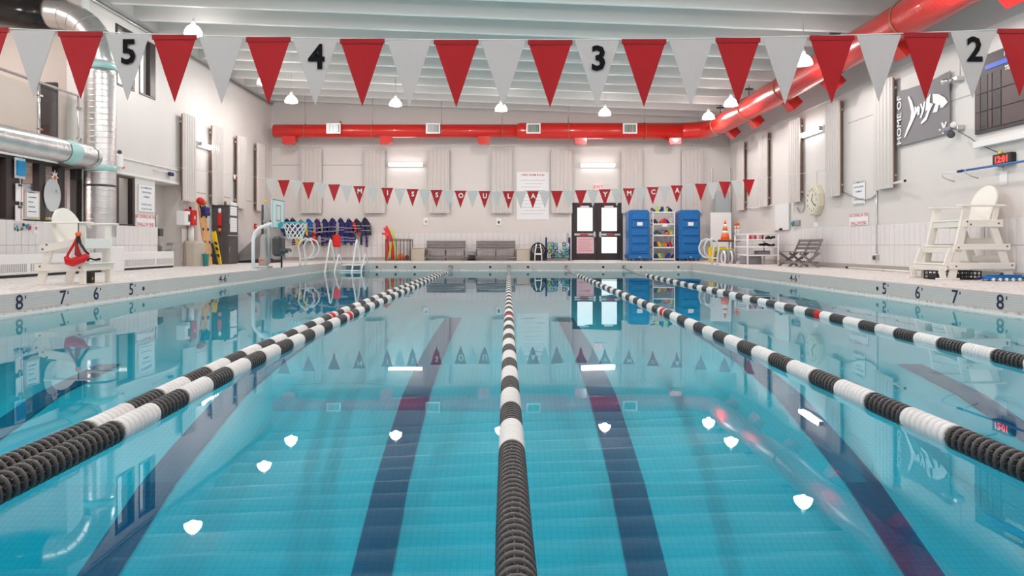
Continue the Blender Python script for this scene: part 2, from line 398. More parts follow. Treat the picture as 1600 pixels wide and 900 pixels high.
# depth numbers on the coping, round wall inlets
NUM = mat('black_number_paint', (0.02, 0.015, 0.05), 0.6)
for x, t in ((30, '8'), (98, '7'), (150, '6'), (205, '5'), (348, '4-6')):
    Y = PL*F/(x-CX); B().text(t, 0.25 if len(t) == 1 else .20, ML(PL, Y, 0.132), .003, bold=.012, sx=1.15 if len(t) == 1 else 1.45).build('depth_number', NUM, cl)
    w_ = .10 if len(t) == 1 else .29; B().box(PL, PL+.003, Y+w_, Y+w_+.018, .175, .215).build('foot_mark', NUM, cl)
for x, t in ((1563, '8'), (1492, '7'), (1434, '6'), (1382, '5'), (1240, '4-6')):
    Y = PR*F/(x-CX); B().text(t, 0.25 if len(t) == 1 else .20, MR(PR, Y, 0.132), .003, bold=.012, sx=1.15 if len(t) == 1 else 1.45).build('depth_number', NUM, cr)
    w_ = .10 if len(t) == 1 else .29; B().box(PR-.003, PR, Y-w_-.018, Y-w_, .175, .215).build('foot_mark', NUM, cr)
for x in (224,): B().cyl((PL-.02, Yl(x, PL), .13), (PL+.006, Yl(x, PL), .13), .032).build('inlet', BLACK, cl)
for x in (1371,): B().cyl((PR+.02, Yl(x, PR), .13), (PR-.006, Yl(x, PR), .13), .032).build('inlet', BLACK, cr)
for x in (589, 618, 648, 766, 825, 942.5, 1001.5, 1060):
    X = (x-CX)*PF/F; B().cyl((X, PF+.02, .118), (X, PF-.006, .118), .04).build('inlet', BLACK, cf)

# ---- walls. back wall has one door opening, left wall has windows, a balcony and an alcove
def P(x, y, Y=YB): return px(x, y, Y)
DX0, DX1, DZT = (893-CX)*YB/F, (973-CX)*YB/F, H+(383-317)*YB/F
b = B(); ZT = 6.9
b.box(XL-T, DX0, YB, YB+T, DZ-.3, ZT); b.box(DX1, XR+T, YB, YB+T, DZ-.3, ZT); b.box(DX0, DX1, YB, YB+T, DZT, ZT)
wall_back = struct(b, 'wall_back', WALL)
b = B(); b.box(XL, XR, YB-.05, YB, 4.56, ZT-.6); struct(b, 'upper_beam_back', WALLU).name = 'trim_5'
b = B(); b.box(XR, XR+T, YN, YB, DZ-.3, ZT); wall_right = struct(b, 'wall_right', WALL)
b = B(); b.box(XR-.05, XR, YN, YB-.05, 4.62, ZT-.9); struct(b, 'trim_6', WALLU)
b = B(); b.box(XL-1.5, XR+T, YN-T, YN, DZ-.3, ZT); struct(b, 'wall_near', WALL)
# left wall
WY = 15.3                                   # far jamb of window band / balcony
b = B(); X0, X1 = XL-T, XL
b.box(X0, X1, YN, WY, DZ-.3, 1.25); b.box(X0, X1, YN, WY, 2.44, 2.78); b.box(X0, X1, YN, WY, 6.25, ZT)
b.box(X0, X1, WY, 16.63, DZ-.3, ZT)
b.box(X0, X1, 16.63, 17.48, DZ-.3, 1.26); b.box(X0, X1, 16.63, 17.48, 2.45, 4.52); b.box(X0, X1, 16.63, 17.48, 5.93, ZT)
b.box(X0, X1, 17.48, 17.7, DZ-.3, ZT); b.box(X0, X1, 17.7, 18.5, DZ-.3, 4.52); b.box(X0, X1, 17.7, 18.5, 5.93, ZT)
b.box(X0, X1, 18.5, 20.1, 2.46, ZT); b.box(X0, X1, 20.1, YB, DZ-.3, ZT)
b.box(XL-.72, XL-.56, 18.5, 20.1, DZ-.3, 2.46); b.box(XL-.72, XL-T, 18.42, 18.5, DZ-.3, 2.46)
b.box(XL-.72, XL-T, 20.1, 20.18, DZ-.3, 2.46); b.box(XL-.72, XL-T, 18.42, 20.18, 2.46, 2.54)
b.box(XL-1.2, XL-1.1, 16.4, 18.42, DZ, 6.4); b.box(XL-1.2, X0, 16.35, 16.45, DZ, 6.4); b.box(XL-1.2, X0, 17.5, 17.6, DZ, 4.4)
wall_left = struct(b, 'wall_left', WALL)
# office behind the lower windows and viewing balcony above
OFW = mat('office_wall_paint', (0.55, 0.48, 0.44), 0.7); OFD = mat('office_dark_wall', (0.16, 0.14, 0.15), 0.7)
b = B(); b.box(XL-4.2, XL-4, 6, WY+.6, DZ, 6.6); b.box(XL-4, X0, WY+.3, WY+.5, DZ, 6.6); b.box(XL-4, X0, 6, 6.2, DZ, 6.6)
struct(b, 'wall_office', OFW)
b = B(); b.box(XL-4, X0, 6.2, WY+.3, 2.5, 2.7); b.box(XL-4, X0, 6.2, WY+.3, DZ-.3, DZ-.02); struct(b, 'floor_balcony', OFW)
b = B(); b.box(XL-4, X0, 6.2, WY+.3, 6.3, 6.4); struct(b, 'ceiling_balcony', CEIL)

# ceiling: slab with sloping stems running across the room
b = B(); z0, z1 = zroof(XL-1)+.40, zroof(XR+T)+.40
b.add([(XL-1.0, YN-T, z0), (XR+T, YN-T, z1), (XR+T, YB+T, z1), (XL-1.0, YB+T, z0), (XL-1.0, YN-T, z0+.2), (XR+T, YN-T, z1+.2), (XR+T, YB+T, z1+.2), (XL-1.0, YB+T, z0+.2)],
      [(0,1,2,3),(7,6,5,4),(0,4,5,1),(1,5,6,2),(2,6,7,3),(3,7,4,0)])
ceil = struct(b, 'ceiling', CEIL)
k = 0; Y = 27.2
while Y > YN+.3:
    zl, zr = zroof(XL), zroof(XR)
    b = B(); v = []
    for x, z in ((XL, zl), (XR, zr)):
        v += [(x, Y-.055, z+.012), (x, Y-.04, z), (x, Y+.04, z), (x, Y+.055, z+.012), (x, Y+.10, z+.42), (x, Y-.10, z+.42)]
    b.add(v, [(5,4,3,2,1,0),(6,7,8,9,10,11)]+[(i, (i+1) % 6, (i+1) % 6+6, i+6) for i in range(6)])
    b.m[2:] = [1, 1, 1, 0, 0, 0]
    b.build('beam', [CEIL, BEAM_LIT], ceil); Y -= 1.21

# wainscot tiles, two courses, each tile a piece of its wall
tm = {}
def tilemesh(ax, L):
    key = (ax, round(L, 3))
    if key not in tm:
        g = .004
        bb = B()
        if ax == 'Y': bb.rbox(-.012, .012, -L/2+g, L/2-g, 0, .455, .004)
        else: bb.rbox(-L/2+g, L/2-g, -.012, .012, 0, .455, .004)
        tm[key] = bb.mesh('tile', TILE)
    return tm[key]
def tiles_side(wall, X, y0, y1, pitch=.2, skip=()):
    n = int((y1-y0)/pitch)
    for i in range(n):
        yc = y0+(i+.5)*pitch
        if any(a < yc < c for a, c in skip): continue
        for z in (.355, .818):
            o = inst(tilemesh('Y', pitch), 'tile', wall, (X+random.uniform(-.003, .003), yc, z))
tiles_side(wall_right, XR-.010, 11.4, YB-.05)
tiles_side(wall_left, XL+.010, 12.4, YB-.05, skip=((18.5, 20.1),))
n = int((XR-XL)/.2)
for i in range(n):
    xc = XL+(i+.5)*(XR-XL)/n
    if DX0-.15 < xc < DX1+.15: continue
    for z in (.355, .818): inst(tilemesh('X', (XR-XL)/n), 'tile', wall_back, (xc, YB-.010+random.uniform(-.003, .003), z))
b = B(); b.box(XR-.006, XR, YN, YB, .355, 1.275); b.box(XL, XL+.006, YN, 18.5, .355, 1.25); b.box(XL, XL+.006, 20.1, YB, .355, 1.275)
b.box(XL, DX0-.1, YB-.006, YB, .355, 1.275); b.box(DX1+.1, XR, YB-.006, YB, .355, 1.275)
struct(b, 'trim_7', GROUT)
b = B(); b.box(XR-.02, XR, YN, YB, DZ, .355); struct(b, 'baseboard_right', BASEB)
b = B(); b.box(XL, XL+.02, 20.1, YB, DZ, .355); b.box(XL, XL+.02, YN, 18.5, DZ, .355); struct(b, 'baseboard_left', BASEB)
b = B(); b.box(XL, DX0-.1, YB-.02, YB, DZ, .355); b.box(DX1+.1, XR, YB-.02, YB, DZ, .355); struct(b, 'baseboard_back', BASEB)
# horizontal joints and conduit lines in the walls
JNT = mat('grey_wall_joint', (0.42, 0.39, 0.38), 0.8)
b = B()
for x0, x1 in ((426, 469), (502, 567)): 
    p, q = P(x0, 258), P(x1, 258); b.box(p.x, q.x, YB-.004, YB, p.z-.012, p.z+.012)
for Ya, Yb_ in ((20.7, 21.6), (22.7, 23.5), (24.7, 25.4)):
    b.box(XL, XL+.004, Ya, Yb_, 2.33, 2.36)
b.box(XR-.004, XR, 13.2, 15.5, 3.55, 3.57); b.box(XR-.004, XR, 16.4, 18.0, 3.83, 3.85)
struct(b, 'trim_8', JNT)

# acoustic panels standing off the walls: fluted face, brown core behind
def panel_proto():
    t = thing('acoustic_panel', 'x', 'acoustic panel', (0, 0, 0), 0, 'fluted acoustic panels round the walls')
    L, z0, z1 = .80, 0.0, 2.40
    b = B(); prof = [(-L/2, 0)]
    n = 5
    for i in range(n):
        a = -L/2+.03+i*(L-.06)/n; c = a+(L-.06)/n
        prof += [(a+.02, 0), (a+.035, -.022), (c-.035, -.022), (c-.02, 0)]
    prof += [(L/2, 0), (L/2, .03), (-L/2, .03)]
    b.prism([(x, y) for x, y in prof], z0, z1, 'XY')
    b.build('fluted_face', PANEL, t, False)
    B().box(-L/2+.02, L/2-.02, .03, .075, z0+.02, z1-.02).build('core', BROWN, t, False)
    for zz in (.25, 2.15):
        B().box(-L/2+.06, L/2-.06, .075, .135, zz, zz+.05).build('bracket', STEEL, t, False)
    return t
pp = panel_proto(); first = True
LAB = []
for i, x in enumerate((485.5, 584.5, 685.5, 784, 878, 988, 1082)):
    X = (x-CX)*27.45/F
    nm = ['behind the leftmost life jackets', 'above the right end of the life jackets', 'above the gap left of the first bench', 'left of the swim rules sign',
          'just right of the open swim rules sign', 'above the right leaf of the glass doors', 'above the right blue locker tower'][i]
    LAB.append(((X, YB-.16, 2.03), 0, 'white fluted acoustic panel on the back wall '+nm))
for i, Yc in enumerate((16.03, 18.54, 21.03, 23.62, 25.95)):
    nm = ['nearest the grey banner', 'between the round clock and the paper notice', 'just left of the round wall clock', 'above the white pipe rack', 'nearest the far corner'][i]
    LAB.append(((XR-.16, Yc, 2.06), -PI/2, 'white fluted acoustic panel on the right wall '+nm))
for i, Yc in enumerate((20.15, 22.12, 24.12, 25.95)):
    nm = ['above the hand sanitizer dispensers', 'above the charcoal cabinet left door', 'above the right edge of the charcoal cabinet', 'nearest the far left corner'][i]
    LAB.append(((XL+.17, Yc, 2.03), PI/2, 'white fluted acoustic panel on the left wall '+nm))
for i, (loc, rz, lab) in enumerate(LAB):
    if i == 0: pp.location = loc; pp.rotation_euler[2] = rz; pp['label'] = lab
    else: copy_tree(pp, loc, rz, lab)

# ================================================================== lamps
def lamp_proto():
    t = thing('pendant_lamp', 'x', 'pendant lamp', (0,0,0), 0, 'bell shaped pendant lamps over the pool edge')
    B().lathe([(.0, .17), (.055, .165), (.10, .14), (.15, .09), (.19, .02), (.205, -.06), (.20, -.06), (.185, .02), (.145, .085), (.05, .15)], seg=24).build('lamp_shade', LAMP, t, False)
    B().lathe([(.0, .30), (.03, .30), (.045, .25), (.05, .16), (.0, .16)], seg=14).build('lamp_housing', WHITE, t, False)
    return t
lp = lamp_proto()
ld = bpy.data.lights.new('lamp_light', 'POINT'); ld.energy = LAMP_W; ld.color = LAMP_C; ld.shadow_soft_size = .09
lo = bpy.data.objects.new('lamp_light', ld); COL.objects.link(lo); lo.parent = lp; lo.location = (0, 0, -.05)
LP = []
for x, y, Y in ((302, 50, 16.9), (455, 157, 23.3), (618, 162, 23.5), (783, 170, 23.7), (945, 177, 23.9), (1107, 183, 24.2), (1142, 162, 21.3), (1255, 97, 16.2)):
    q = px(x, y, Y); LP.append(q)
LP += [Vector((-7.1, 21.0, 5.55)), Vector((-7.3, 11.5, 5.75)), Vector((6.6, 11.2, 4.95)), Vector((-7.3, 6.3, 5.75)), Vector((6.6, 6.1, 4.95)), Vector((-7.3, 1.0, 5.75)), Vector((6.6, 1.0, 4.95))]
LP += [Vector((x, y, 5.5-.039*x)) for y in (12.6, 7.0, 1.2) for x in (-3.7, -.25, 3.2)]  # middle rows added out of view to brighten the near hall
LL = ['nearest on the left, above the pennants', 'nearest the far left corner of the ceiling', 'second from left in the far row', 'third of the far row, behind a grey tip',
      'fourth in the far row, below the number 3 pennant', 'rightmost of the far row, by the duct bend', 'touching a red pennant tip at the duct bend', 'beside the side duct, behind right near pennants',
      'hidden behind the pennants on the left side', 'near left above the frame', 'near right above the frame', 'left, above the camera', 'right, above the camera', 'left, behind the camera', 'right, behind the camera']
LL += ['added for light, %s near row, %s one, above the frame' % (a_, c_) for a_ in ('first', 'second', 'third') for c_ in ('left', 'middle', 'right')]
for i, q in enumerate(LP):
    if i == 0: o = lp; o.location = q; o['label'] = 'white glowing bell pendant lamp '+LL[0]
    else: o = copy_tree(lp, q, 0, 'white glowing bell pendant lamp '+LL[i])
    B().cyl(tuple(q+Vector((0,0,.29))), (q.x, q.y, zroof(q.x)+.40), .008, 6).build('cord', WHITE, o)
# ================================================================== lane ropes
def floatmesh(kind):
    b = B(); seg = 20
    if kind == 'w': wd, ro = .0185, .052
    else: wd, ro = .0105, .052
    b.lathe([(.030, -wd), (ro-.004, -wd), (ro, -wd+.004), (ro, wd-.004), (ro-.004, wd), (.030, wd)], axis='Y', seg=seg)
    b.lathe([(.030, wd), (.030, -wd)], axis='Y', seg=seg)
    b.lathe([(.012, -.0205), (.026, -.0205), (.026, .0205), (.012, .0205)], axis='Y', seg=8)
    nv = 12
    for i in range(nv):     # fins joining neighbouring rings
        a = 2*PI*i/nv+.13
        M = Matrix.Rotation(a, 4, 'Y')
        b.box(.024, .0475, -.0212, .0212, -.0016, .0016, 0, M)
    return b.mesh('float', {'w': ROPEW, 'b': ROPEB, 'r': RED}[kind if kind != 'r' else 'r'])
FM = {'w': floatmesh('w'), 'b': floatmesh('b'), 'r': floatmesh('r')}
PITCH = .0425
def interp(tab, y):
    if y <= tab[0][0]: return tab[0][1]
    for (a, p), (c, q) in zip(tab, tab[1:]):
        if a <= y <= c: return p+(q-p)*(y-a)/(c-a)
    return tab[-1][1]
def lane_rope(label, tab, b0, yend, red):
    t = thing('lane_rope', label, 'lane rope', (interp(tab, 0.8), 0.8, 0.0), 0, 'black and white lane ropes floating on the pool')
    l = t.location; y = 0.8; n = 0
    rest = B(); z = .012
    while y < yend:
        if y < b0: k = 'b'
        else: k = 'w' if int((y-b0)/.34) % 2 == 0 else 'b'
        if red and abs(y-red) < .09: k = 'r'
        x = interp(tab, y); zz = z+.002*math.sin(y*1.7)
        sl = math.atan2(interp(tab, y+.05)-interp(tab, y-.05), .1)
        tw = random.uniform(0, .5)
        if y < 8.6:
            o = inst(FM[k], 'float', t, (x-l.x, y-l.y, zz-l.z), (0, tw, -sl))
        else:
            mi = {'w': 0, 'b': 1, 'r': 2}[k]; wd = .018 if k == 'w' else .010
            rest.lathe([(.02, -wd), (.052, -wd), (.052, wd), (.02, wd)], (x, y, zz), 'Y', 12, mi)
        y += PITCH; n += 1
    if rest.v: tag(rest.build('float', [ROPEW, ROPEB, RED], t), kind='stuff')
    pts = [(interp(tab, yy), yy, z) for yy in [0.8+i*.4 for i in range(int((yend-.8)/.4)+1)]]
    B().sweep(pts, .010, 6).build('cable', CABLE, t)
    e = PF-yend; pts = []
    for i in range(13):
        s_ = i/12; yy = yend+e*s_; pts.append((interp(tab, yy), yy, z-.02+.02*s_+.105*s_**3))
    B().sweep(pts, [.036]*9+[.034]*4, 12).build('end_sleeve', CABLE, t)
    B().cyl((interp(tab, PF), PF-.03, .118), (interp(tab, PF), PF+.01, .118), .05, 14).build('end_cap', DGREY, t)
lane_rope('middle lane rope running straight down the centre of the pool', [(0.8, .03), (2, .015), (6, 0.0), (PF, 0.0)], 2.82, 18.6, 7.9)
lane_rope('lane rope right of the centre one, reaching the lower right corner', [(0.8, 1.86), (3, 1.87), (6, 1.86), (PF, 1.83)], 3.03, 19.0, 8.6)
lane_rope('far right lane rope, nearest the pool side with the tall guard chair', [(0.8, 3.50), (5, 3.53), (10, 3.60), (PF, 3.66)], 3.2, 19.0, 8.3)
lane_rope('left lane rope of the touching pair, the one nearer the middle', [(0.8, -1.66), (3.2, -1.70), (5.1, -1.775), (9, -1.82), (PF, -1.83)], 3.12, 21.2, 8.1)
lane_rope('left lane rope of the touching pair, the outer one on the left', [(0.8, -1.80), (3.2, -1.815), (5.1, -1.91), (9, -2.0), (14, -2.02), (18, -1.97), (PF, -1.87)], 3.12, 21.0, 8.0)

# ================================================================== pennant strings
def pennant(b, mi, x, z, wd, ht, Y, seed, th=.0015, hem=True):
    """vinyl triangle with slight buckling, hem across the top"""
    n = 7; o = len(b.v)
    rows = []
    for side in (0, 1):
        idx = []
        for r in range(n+1):
            t_ = r/n; hw = wd/2*(1-t_); row = []
            m = 6
            for c in range(m+1):
                xx = -hw+2*hw*c/m
                dy = .0045*noise.noise(Vector((xx*7+seed*3.1, t_*3, seed)))*(1-(t_ == 0))
                b.v.append((x+xx, Y+dy+(th if side else -th), z-ht*t_)); row.append(len(b.v)-1)
            idx.append(row)
        for r in range(n):
            for c in range(6):
                q = (idx[r][c], idx[r+1][c], idx[r+1][c+1], idx[r][c+1]); b.face(q if not side else q[::-1], mi, True)
def pstring(name, label, Y, zf, flags, wd, ht, ends, letters, tcol, tsize):
    t = thing(name, label, 'pennant string', (0, Y, zf(0)))
    pts = []; x = ends[0]
    while x < ends[1]+.01: pts.append((x, Y, zf(x)+.004)); x += .25
    B().sweep(pts, .004, 6).build('line', WHITE, t)
    for i, (x, red) in enumerate(flags):
        b = B(); pennant(b, 0, x, zf(x), wd, ht, Y, i+Y)
        if red: b.box(x-wd/2, x+wd/2, Y-.006, Y+.004, zf(x)-.028, zf(x)+.004, 1)
        o = b.build('pennant', [REDF, REDH] if red else [GREYF], t)
        if i in letters:
            B().text(letters[i], tsize, MB(x+(.01 if tsize > .15 else 0), Y-.0075, zf(x)-ht*.29), .001, bold=.03, sx=.95).build('pennant_letter' if tsize < .1 or letters[i].isalpha() else 'pennant_number', tcol, o)
    return t
Y1 = 4.73
fl = [((91+73.35*k+35-CX)*Y1/F, (k % 2) == 0) for k in range(-5, 25)]
zf1 = lambda x: H+(383-63.5)*Y1/F+.0068*(x-.05)**2
pstring('pennant_string', 'near string of large red and grey backstroke pennants with lane numbers', Y1, zf1, fl, .292, .438, (-9.05, 8.44), {6: '5', 10: '4', 16: '3', 24: '2'}, PRINT, .22)
Y2 = 18.45
reds = [443.5, 482, 522, 561.5, 605, 644.5, 682, 719.5, 757, 794.5, 832.5, 870, 907.5, 945, 982.5, 1020, 1057.5, 1095, 1132.5, 1170]
fl = []; let = {}; word = {3: 'M', 4: 'I', 5: 'S', 6: 'S', 7: 'O', 8: 'U', 9: 'L', 10: 'A', 13: 'Y', 14: 'M', 15: 'C', 16: 'A'}
for i, r in enumerate(reds):
    if i in word: let[len(fl)] = word[i]
    fl.append(((r-CX)*Y2/F, True))
    if i < len(reds)-1: fl.append((((r+reds[i+1])/2-CX)*Y2/F, False))
fl.append(((424-CX)*Y2/F, False)); fl.append(((1151-CX)*Y2/F, False)) if False else None
pstring('pennant_string', 'far string of small red and grey pennants spelling the city name', Y2, lambda x: H+(383-299)*Y2/F+.0083*(x-.1)**2, fl, .30, .44, (-9.05, 8.44), let, WHITEP, .17)

# ================================================================== back wall: doors, signs, lights
def window(name, X, y0, y1, z0, z1, mull, fw=.06, depth=.10, solid=(), inside=None):
    """dark framed window in the left wall (plane x = X); mull = list of (y0, y1) dark uprights"""
    t = bpy.data.objects.new(name, None); COL.objects.link(t); t.location = (X, y0, z0); t['kind'] = 'structure'
    for za, zb in ((z0, z0+fw), (z1-fw, z1)):
        B().box(X-depth, X+.02, y0, y1, za, zb, bev=.006).build('frame_rail', DARK, t)
    for a, c in mull:
        B().box(X-depth, X+.018, a, c, z0+fw, z1-fw, bev=.006).build('mullion', DARK, t)
    for a, c in solid:
        B().box(X-depth+.02, X-.02, a, c, z0+fw, z1-fw).build('closed_panel', mat('dark_brown_panel', (.07, .05, .05), .5), t)
    B().box(X-depth/2-.004, X-depth/2+.004, y0, y1, z0+fw, z1-fw).build('glass_pane', GLASS, t)
    return t
# glass double door: two leaves with two lights each
def leaf(name, x0, x1, hinge):
    t = bpy.data.objects.new(name, None); COL.objects.link(t); t.location = (x0, YB-.01, DZ); t['kind'] = 'structure'
    z0, z1 = DZ+.01, DZT-.06; ya, yb = YB-.01, YB+.04; st = .15
    zm0, zm1 = P(0, 370).z, P(0, 361).z
    zb, zt = P(0, 395.5).z, P(0, 324.5).z
    B().box(x0, x0+st, ya, yb, z0, z1, bev=.004).build('stile', DARK, t)
    B().box(x1-st, x1, ya, yb, z0, z1, bev=.004).build('stile', DARK, t)
    for a, c in ((z0, zb), (zm0-.01, zm1), (zt, z1)): B().box(x0+st, x1-st, ya, yb, a, c, bev=.004).build('rail', DARK, t)
    for a, c in ((zb, zm0), (zm1, zt)): B().box(x0+st, x1-st, YB+.01, YB+.018, a, c).build('glass_pane', GLASS, t)
    zc = P(0, 366.5).z; b = B(); b.rbox(x0+.03, x1-.03, ya-.07, ya-.03, zc-.04, zc+.04, .01)
    pb = b.build('push_bar', STEEL, t)
    B().box((x0+x1)/2-.2 if hinge < 0 else (x0+x1)/2-.12, (x0+x1)/2+.12 if hinge < 0 else (x0+x1)/2+.2, ya-.074, ya-.07, zc-.028, zc+.028).build('red_strip', RED, pb)
    hx = x1-.09 if hinge < 0 else x0+.09
    B().rbox(hx-.045, hx+.045, ya-.10, ya-.005, zc-.11, zc+.11, .015).build('latch_case', STEEL, t)
    B().rbox((x0+x1)/2-.2, (x0+x1)/2+.15, ya-.06, ya, zt+.01, zt+.07, .01).build('closer', WHITE, t)
    return t
xm = (DX0+DX1)/2
leaf('door_1', DX0+.07, xm-.02, -1); d2 = leaf('door_2', xm+.02, DX1-.07, 1)
b = B(); b.box(DX0, DX0+.065, YB-.03, YB+.1, DZ, DZT); b.box(DX1-.065, DX1, YB-.03, YB+.1, DZ, DZT); b.box(DX0, DX1, YB-.03, YB+.1, DZT-.06, DZT)
b.box(xm-.018, xm+.018, YB-.02, YB+.04, DZ, DZT-.06); struct(b, 'trim_9', DARK)
b = B(); b.box(DX0-.06, DX0, YB-.02, YB, DZ, DZT+.05); b.box(DX1, DX1+.06, YB-.02, YB, DZ, DZT+.05); struct(b, 'trim_10', WHITE)
b = B(); b.box(DX0-6, DX1+6, YB+T, YB+14, DZ-.3, DZ-.02); struct(b, 'ground_outside', mat('pale_concrete', (.6, .58, .56), .8))
q0, q1 = P(901, 396), P(928, 370)
n = B(); n.box(q0.x, q1.x, YB-.012, YB-.010+.012, q0.z, q1.z)
for i in range(7): n.box(q0.x+.06, q1.x-.06-.05*(i % 3), YB-.014, YB-.012, q0.z+.1+i*.07, q0.z+.112+i*.07, 1)
tag(n.build('paper_sheet', [mat('pink_paper', (.78, .55, .58), .8), FREDT]), 'pink paper notice taped in the lower glass of the left door', 'notice')

def notice(name, label, M, w_, h_, lines, cat='sign', th=.012, base=PAPER, mats=(BLUEP,), corner=False):
    """flat sign: lines = (text, dx, dy, size, material index, bold)"""
    t = thing(name, label, cat, tuple(M.translation))
    o = B().add(*_slab(w_, h_, th), 0, False, M).build('board', base, t)
    for tx, dx, dy, sz, mi, bo in lines:
        B().text(tx, sz, M @ Matrix.Translation((dx, dy, th)), .001, bold=bo).build('printed_line', mats[mi], t)
    return t
def _slab(w_, h_, th):
    x, y = w_/2, h_/2
    return ([(-x,-y,0),(x,-y,0),(x,y,0),(-x,y,0),(-x,-y,th),(x,-y,th),(x,y,th),(-x,y,th)],
            [(3,2,1,0),(4,5,6,7),(0,1,5,4),(1,2,6,5),(2,3,7,6),(3,0,4,7)])
GR = mat('grey_print', (.42, .42, .43), .8)
a, c = P(807, 343.5), P(858, 269)
t = notice('swim_rules_sign', 'large white open swim rules sign on the back wall behind the far pennants', MB((a.x+c.x)/2, YB-.005, (a.z+c.z)/2), c.x-a.x, c.z-a.z,
           [('OPEN SWIM RULES', 0, .80, .105, 0, .02)], mats=(FREDT,))
for i in range(11):
    B().box(a.x+.18+.12*(i % 2), c.x-.15-.18*((i*7) % 3)/2, YB-.019, YB-.018, c.z-.32-i*.128, c.z-.305-i*.128).build('text_row', GR, t)
for i, (x, y) in enumerate(((665.5, 346), (779, 347))):
    q = P(x, y); t = thing('wall_outlet', 'white wall outlet box '+('above the left bench' if i == 0 else 'above the right bench'), 'outlet', (q.x, YB, q.z))
    B().rbox(q.x-.10, q.x+.10, YB-.04, YB-.002, q.z-.14, q.z+.14, .01).build('plate', WHITEP, t)
    B().rbox(q.x-.03, q.x+.05, YB-.05, YB-.04, q.z-.06, q.z+.04, .004).build('socket', GR if i == 0 else DGREY, t)
# EXIT sign
q = P(934.5, 292.5); t = thing('exit_sign', 'small white box sign with red EXIT letters above the glass doors', 'exit sign', (q.x, YB, q.z))
B().rbox(q.x-.16, q.x+.16, YB-.08, YB-.002, q.z-.11, q.z+.11, .008).build('housing', mat('pink_white_lit_face', (.9, .8, .8), .4), t)
B().text('EXIT', .17, MB(q.x, YB-.081, q.z), .002, bold=.02).build('letters', mat('lit_red_letters', (.8, .02, .02), .4, emit=(1, .05, .05), estr=1.0), t)
# fluorescent wall tubes
def tube_light(label, M, L):
    t = thing('tube_light', label, 'light', tuple(M.translation), 0, 'fluorescent tubes on the walls')
    B().add(*_slab(L+.06, .16, .05), 0, False, M).build('backplate', WHITEP, t)
    p, q = M @ Vector((-L/2, 0, .10)), M @ Vector((L/2, 0, .10))
    B().cyl(p, q, .055, 12).build('glowing_tube', TUBE, t)
    for s_ in (-1, 1):
        p = M @ Vector((s_*(L/2+.02), 0, .05)); q = M @ Vector((s_*(L/2+.02), 0, .155)); B().bar(p, q, .03, .11).build('end_cap', STEEL, t)
    e = M @ Vector((0, 0, .28)); ld = bpy.data.lights.new('tube_glow', 'AREA'); ld.shape = 'RECTANGLE'; ld.size = L; ld.size_y = .12; ld.energy = 5; ld.color = LAMP_C
    lo = bpy.data.objects.new('tube_glow', ld); COL.objects.link(lo); lo.parent = t
    lo.matrix_local = Matrix.Translation(-M.translation) @ M.copy() @ Matrix.Translation((0, 0, .17)) @ Matrix.Rotation(PI, 4, 'X')
    return t
q = P(634.5, 257.5); tube_light('bright tube light on the back wall over the left bench', MB(q.x, YB-.01, q.z), 1.27)
q = P(933.5, 258.5); tube_light('bright tube light on the back wall over the glass doors', MB(q.x, YB-.01, q.z), 1.27)
Y = (XR*F/(1256-CX)+XR*F/(1290-CX))/2; tube_light('bright tube light on the right wall above the round clock', MR(XR-.01, Y, pz(1272, 206.5, XR)), 1.3)
Y = (Yl(307)+Yl(333))/2; tube_light('bright tube light on the left wall between two fluted panels', ML(XL+.01, Y, pz(320, 229, XL)), 1.2)

# ---- red ducts
def ribbed(b, path, r, step=.14, bump=.006, seg=24, mi=0):
    """spiral duct: sweep with a small ridge every step metres"""
    pts, rr = [], []
    for p, q in zip(path, path[1:]):
        p, q = Vector(p), Vector(q); L = (q-p).length; n = max(1, int(L/step))
        for i in range(n):
            a = i/n; d = (q-p)/L*.006
            m = p.lerp(q, a)+d*.2
            pts += [m, m+d, m+2*d, m+3*d, m+4*d]; rr += [r, r, r+bump, r, r]
    pts.append(Vector(path[-1])); rr.append(r)
    return b.sweep(pts, rr, seg, mi)
def arc(c, r, a0, a1, n, u, v):
    c, u, v = Vector(c), Vector(u), Vector(v)
    return [c+u*r*math.cos(a0+(a1-a0)*i/n)+v*r*math.sin(a0+(a1-a0)*i/n) for i in range(n+1)]
YD, ZD, XD = 26.75, 5.03, 7.40
t = thing('red_duct', 'long red round air duct along the back and right walls', 'air duct', (0, YD, ZD))
xl = (428-CX)*YD/F; xs = (806-CX)*YD/F
B().sweep([(xl, YD, ZD), (xl+.02, YD, ZD), (xs, YD, ZD)], [.225, .25, .25], 24).build('narrow_duct', REDD, t)
B().sweep([(xs, YD, ZD), (xs+.18, YD, ZD), (XD-1.0, YD, ZD)], [.25, .31, .31], 28).build('wide_duct', REDD, t)
el = arc((XD-1.0, YD-1.0, ZD), 1.0, PI/2, 0, 8, (1, 0, 0), (0, 1, 0))
B().sweep(el, .31, 28, caps=False).build('elbow', REDD, t)
b = B(); b.sweep([(XD, YD-1.0, ZD), (XD, YD-1.3, ZD)], [.31, .34], 28, caps=False); ribbed(b, [(XD, YD-1.3, ZD), (XD, 1.0, ZD)], .34, .11, .003, 28); b.build('side_duct', REDD, t)
BR = mat('brown_duct_clamp', (.35, .22, .12), .5, .3)
for x in (477, 582, 690, 784.5, 888, 1007, 1092):
    X = (x-CX)*YD/F; r = .258 if X < xs else .318; r = .322 if x == 1092 else r
    B().sweep(arc((X, YD, ZD), r, 0, 2*PI, 24, (0, 1, 0), (0, 0, 1))[:-1], .011, 6, closed=True).build('clamp_ring', BR, t)
    B().cyl((X, YD, ZD+r), (X, YD, zroof(X)+.4), .012, 6).build('hanger_rod', STEEL, t)
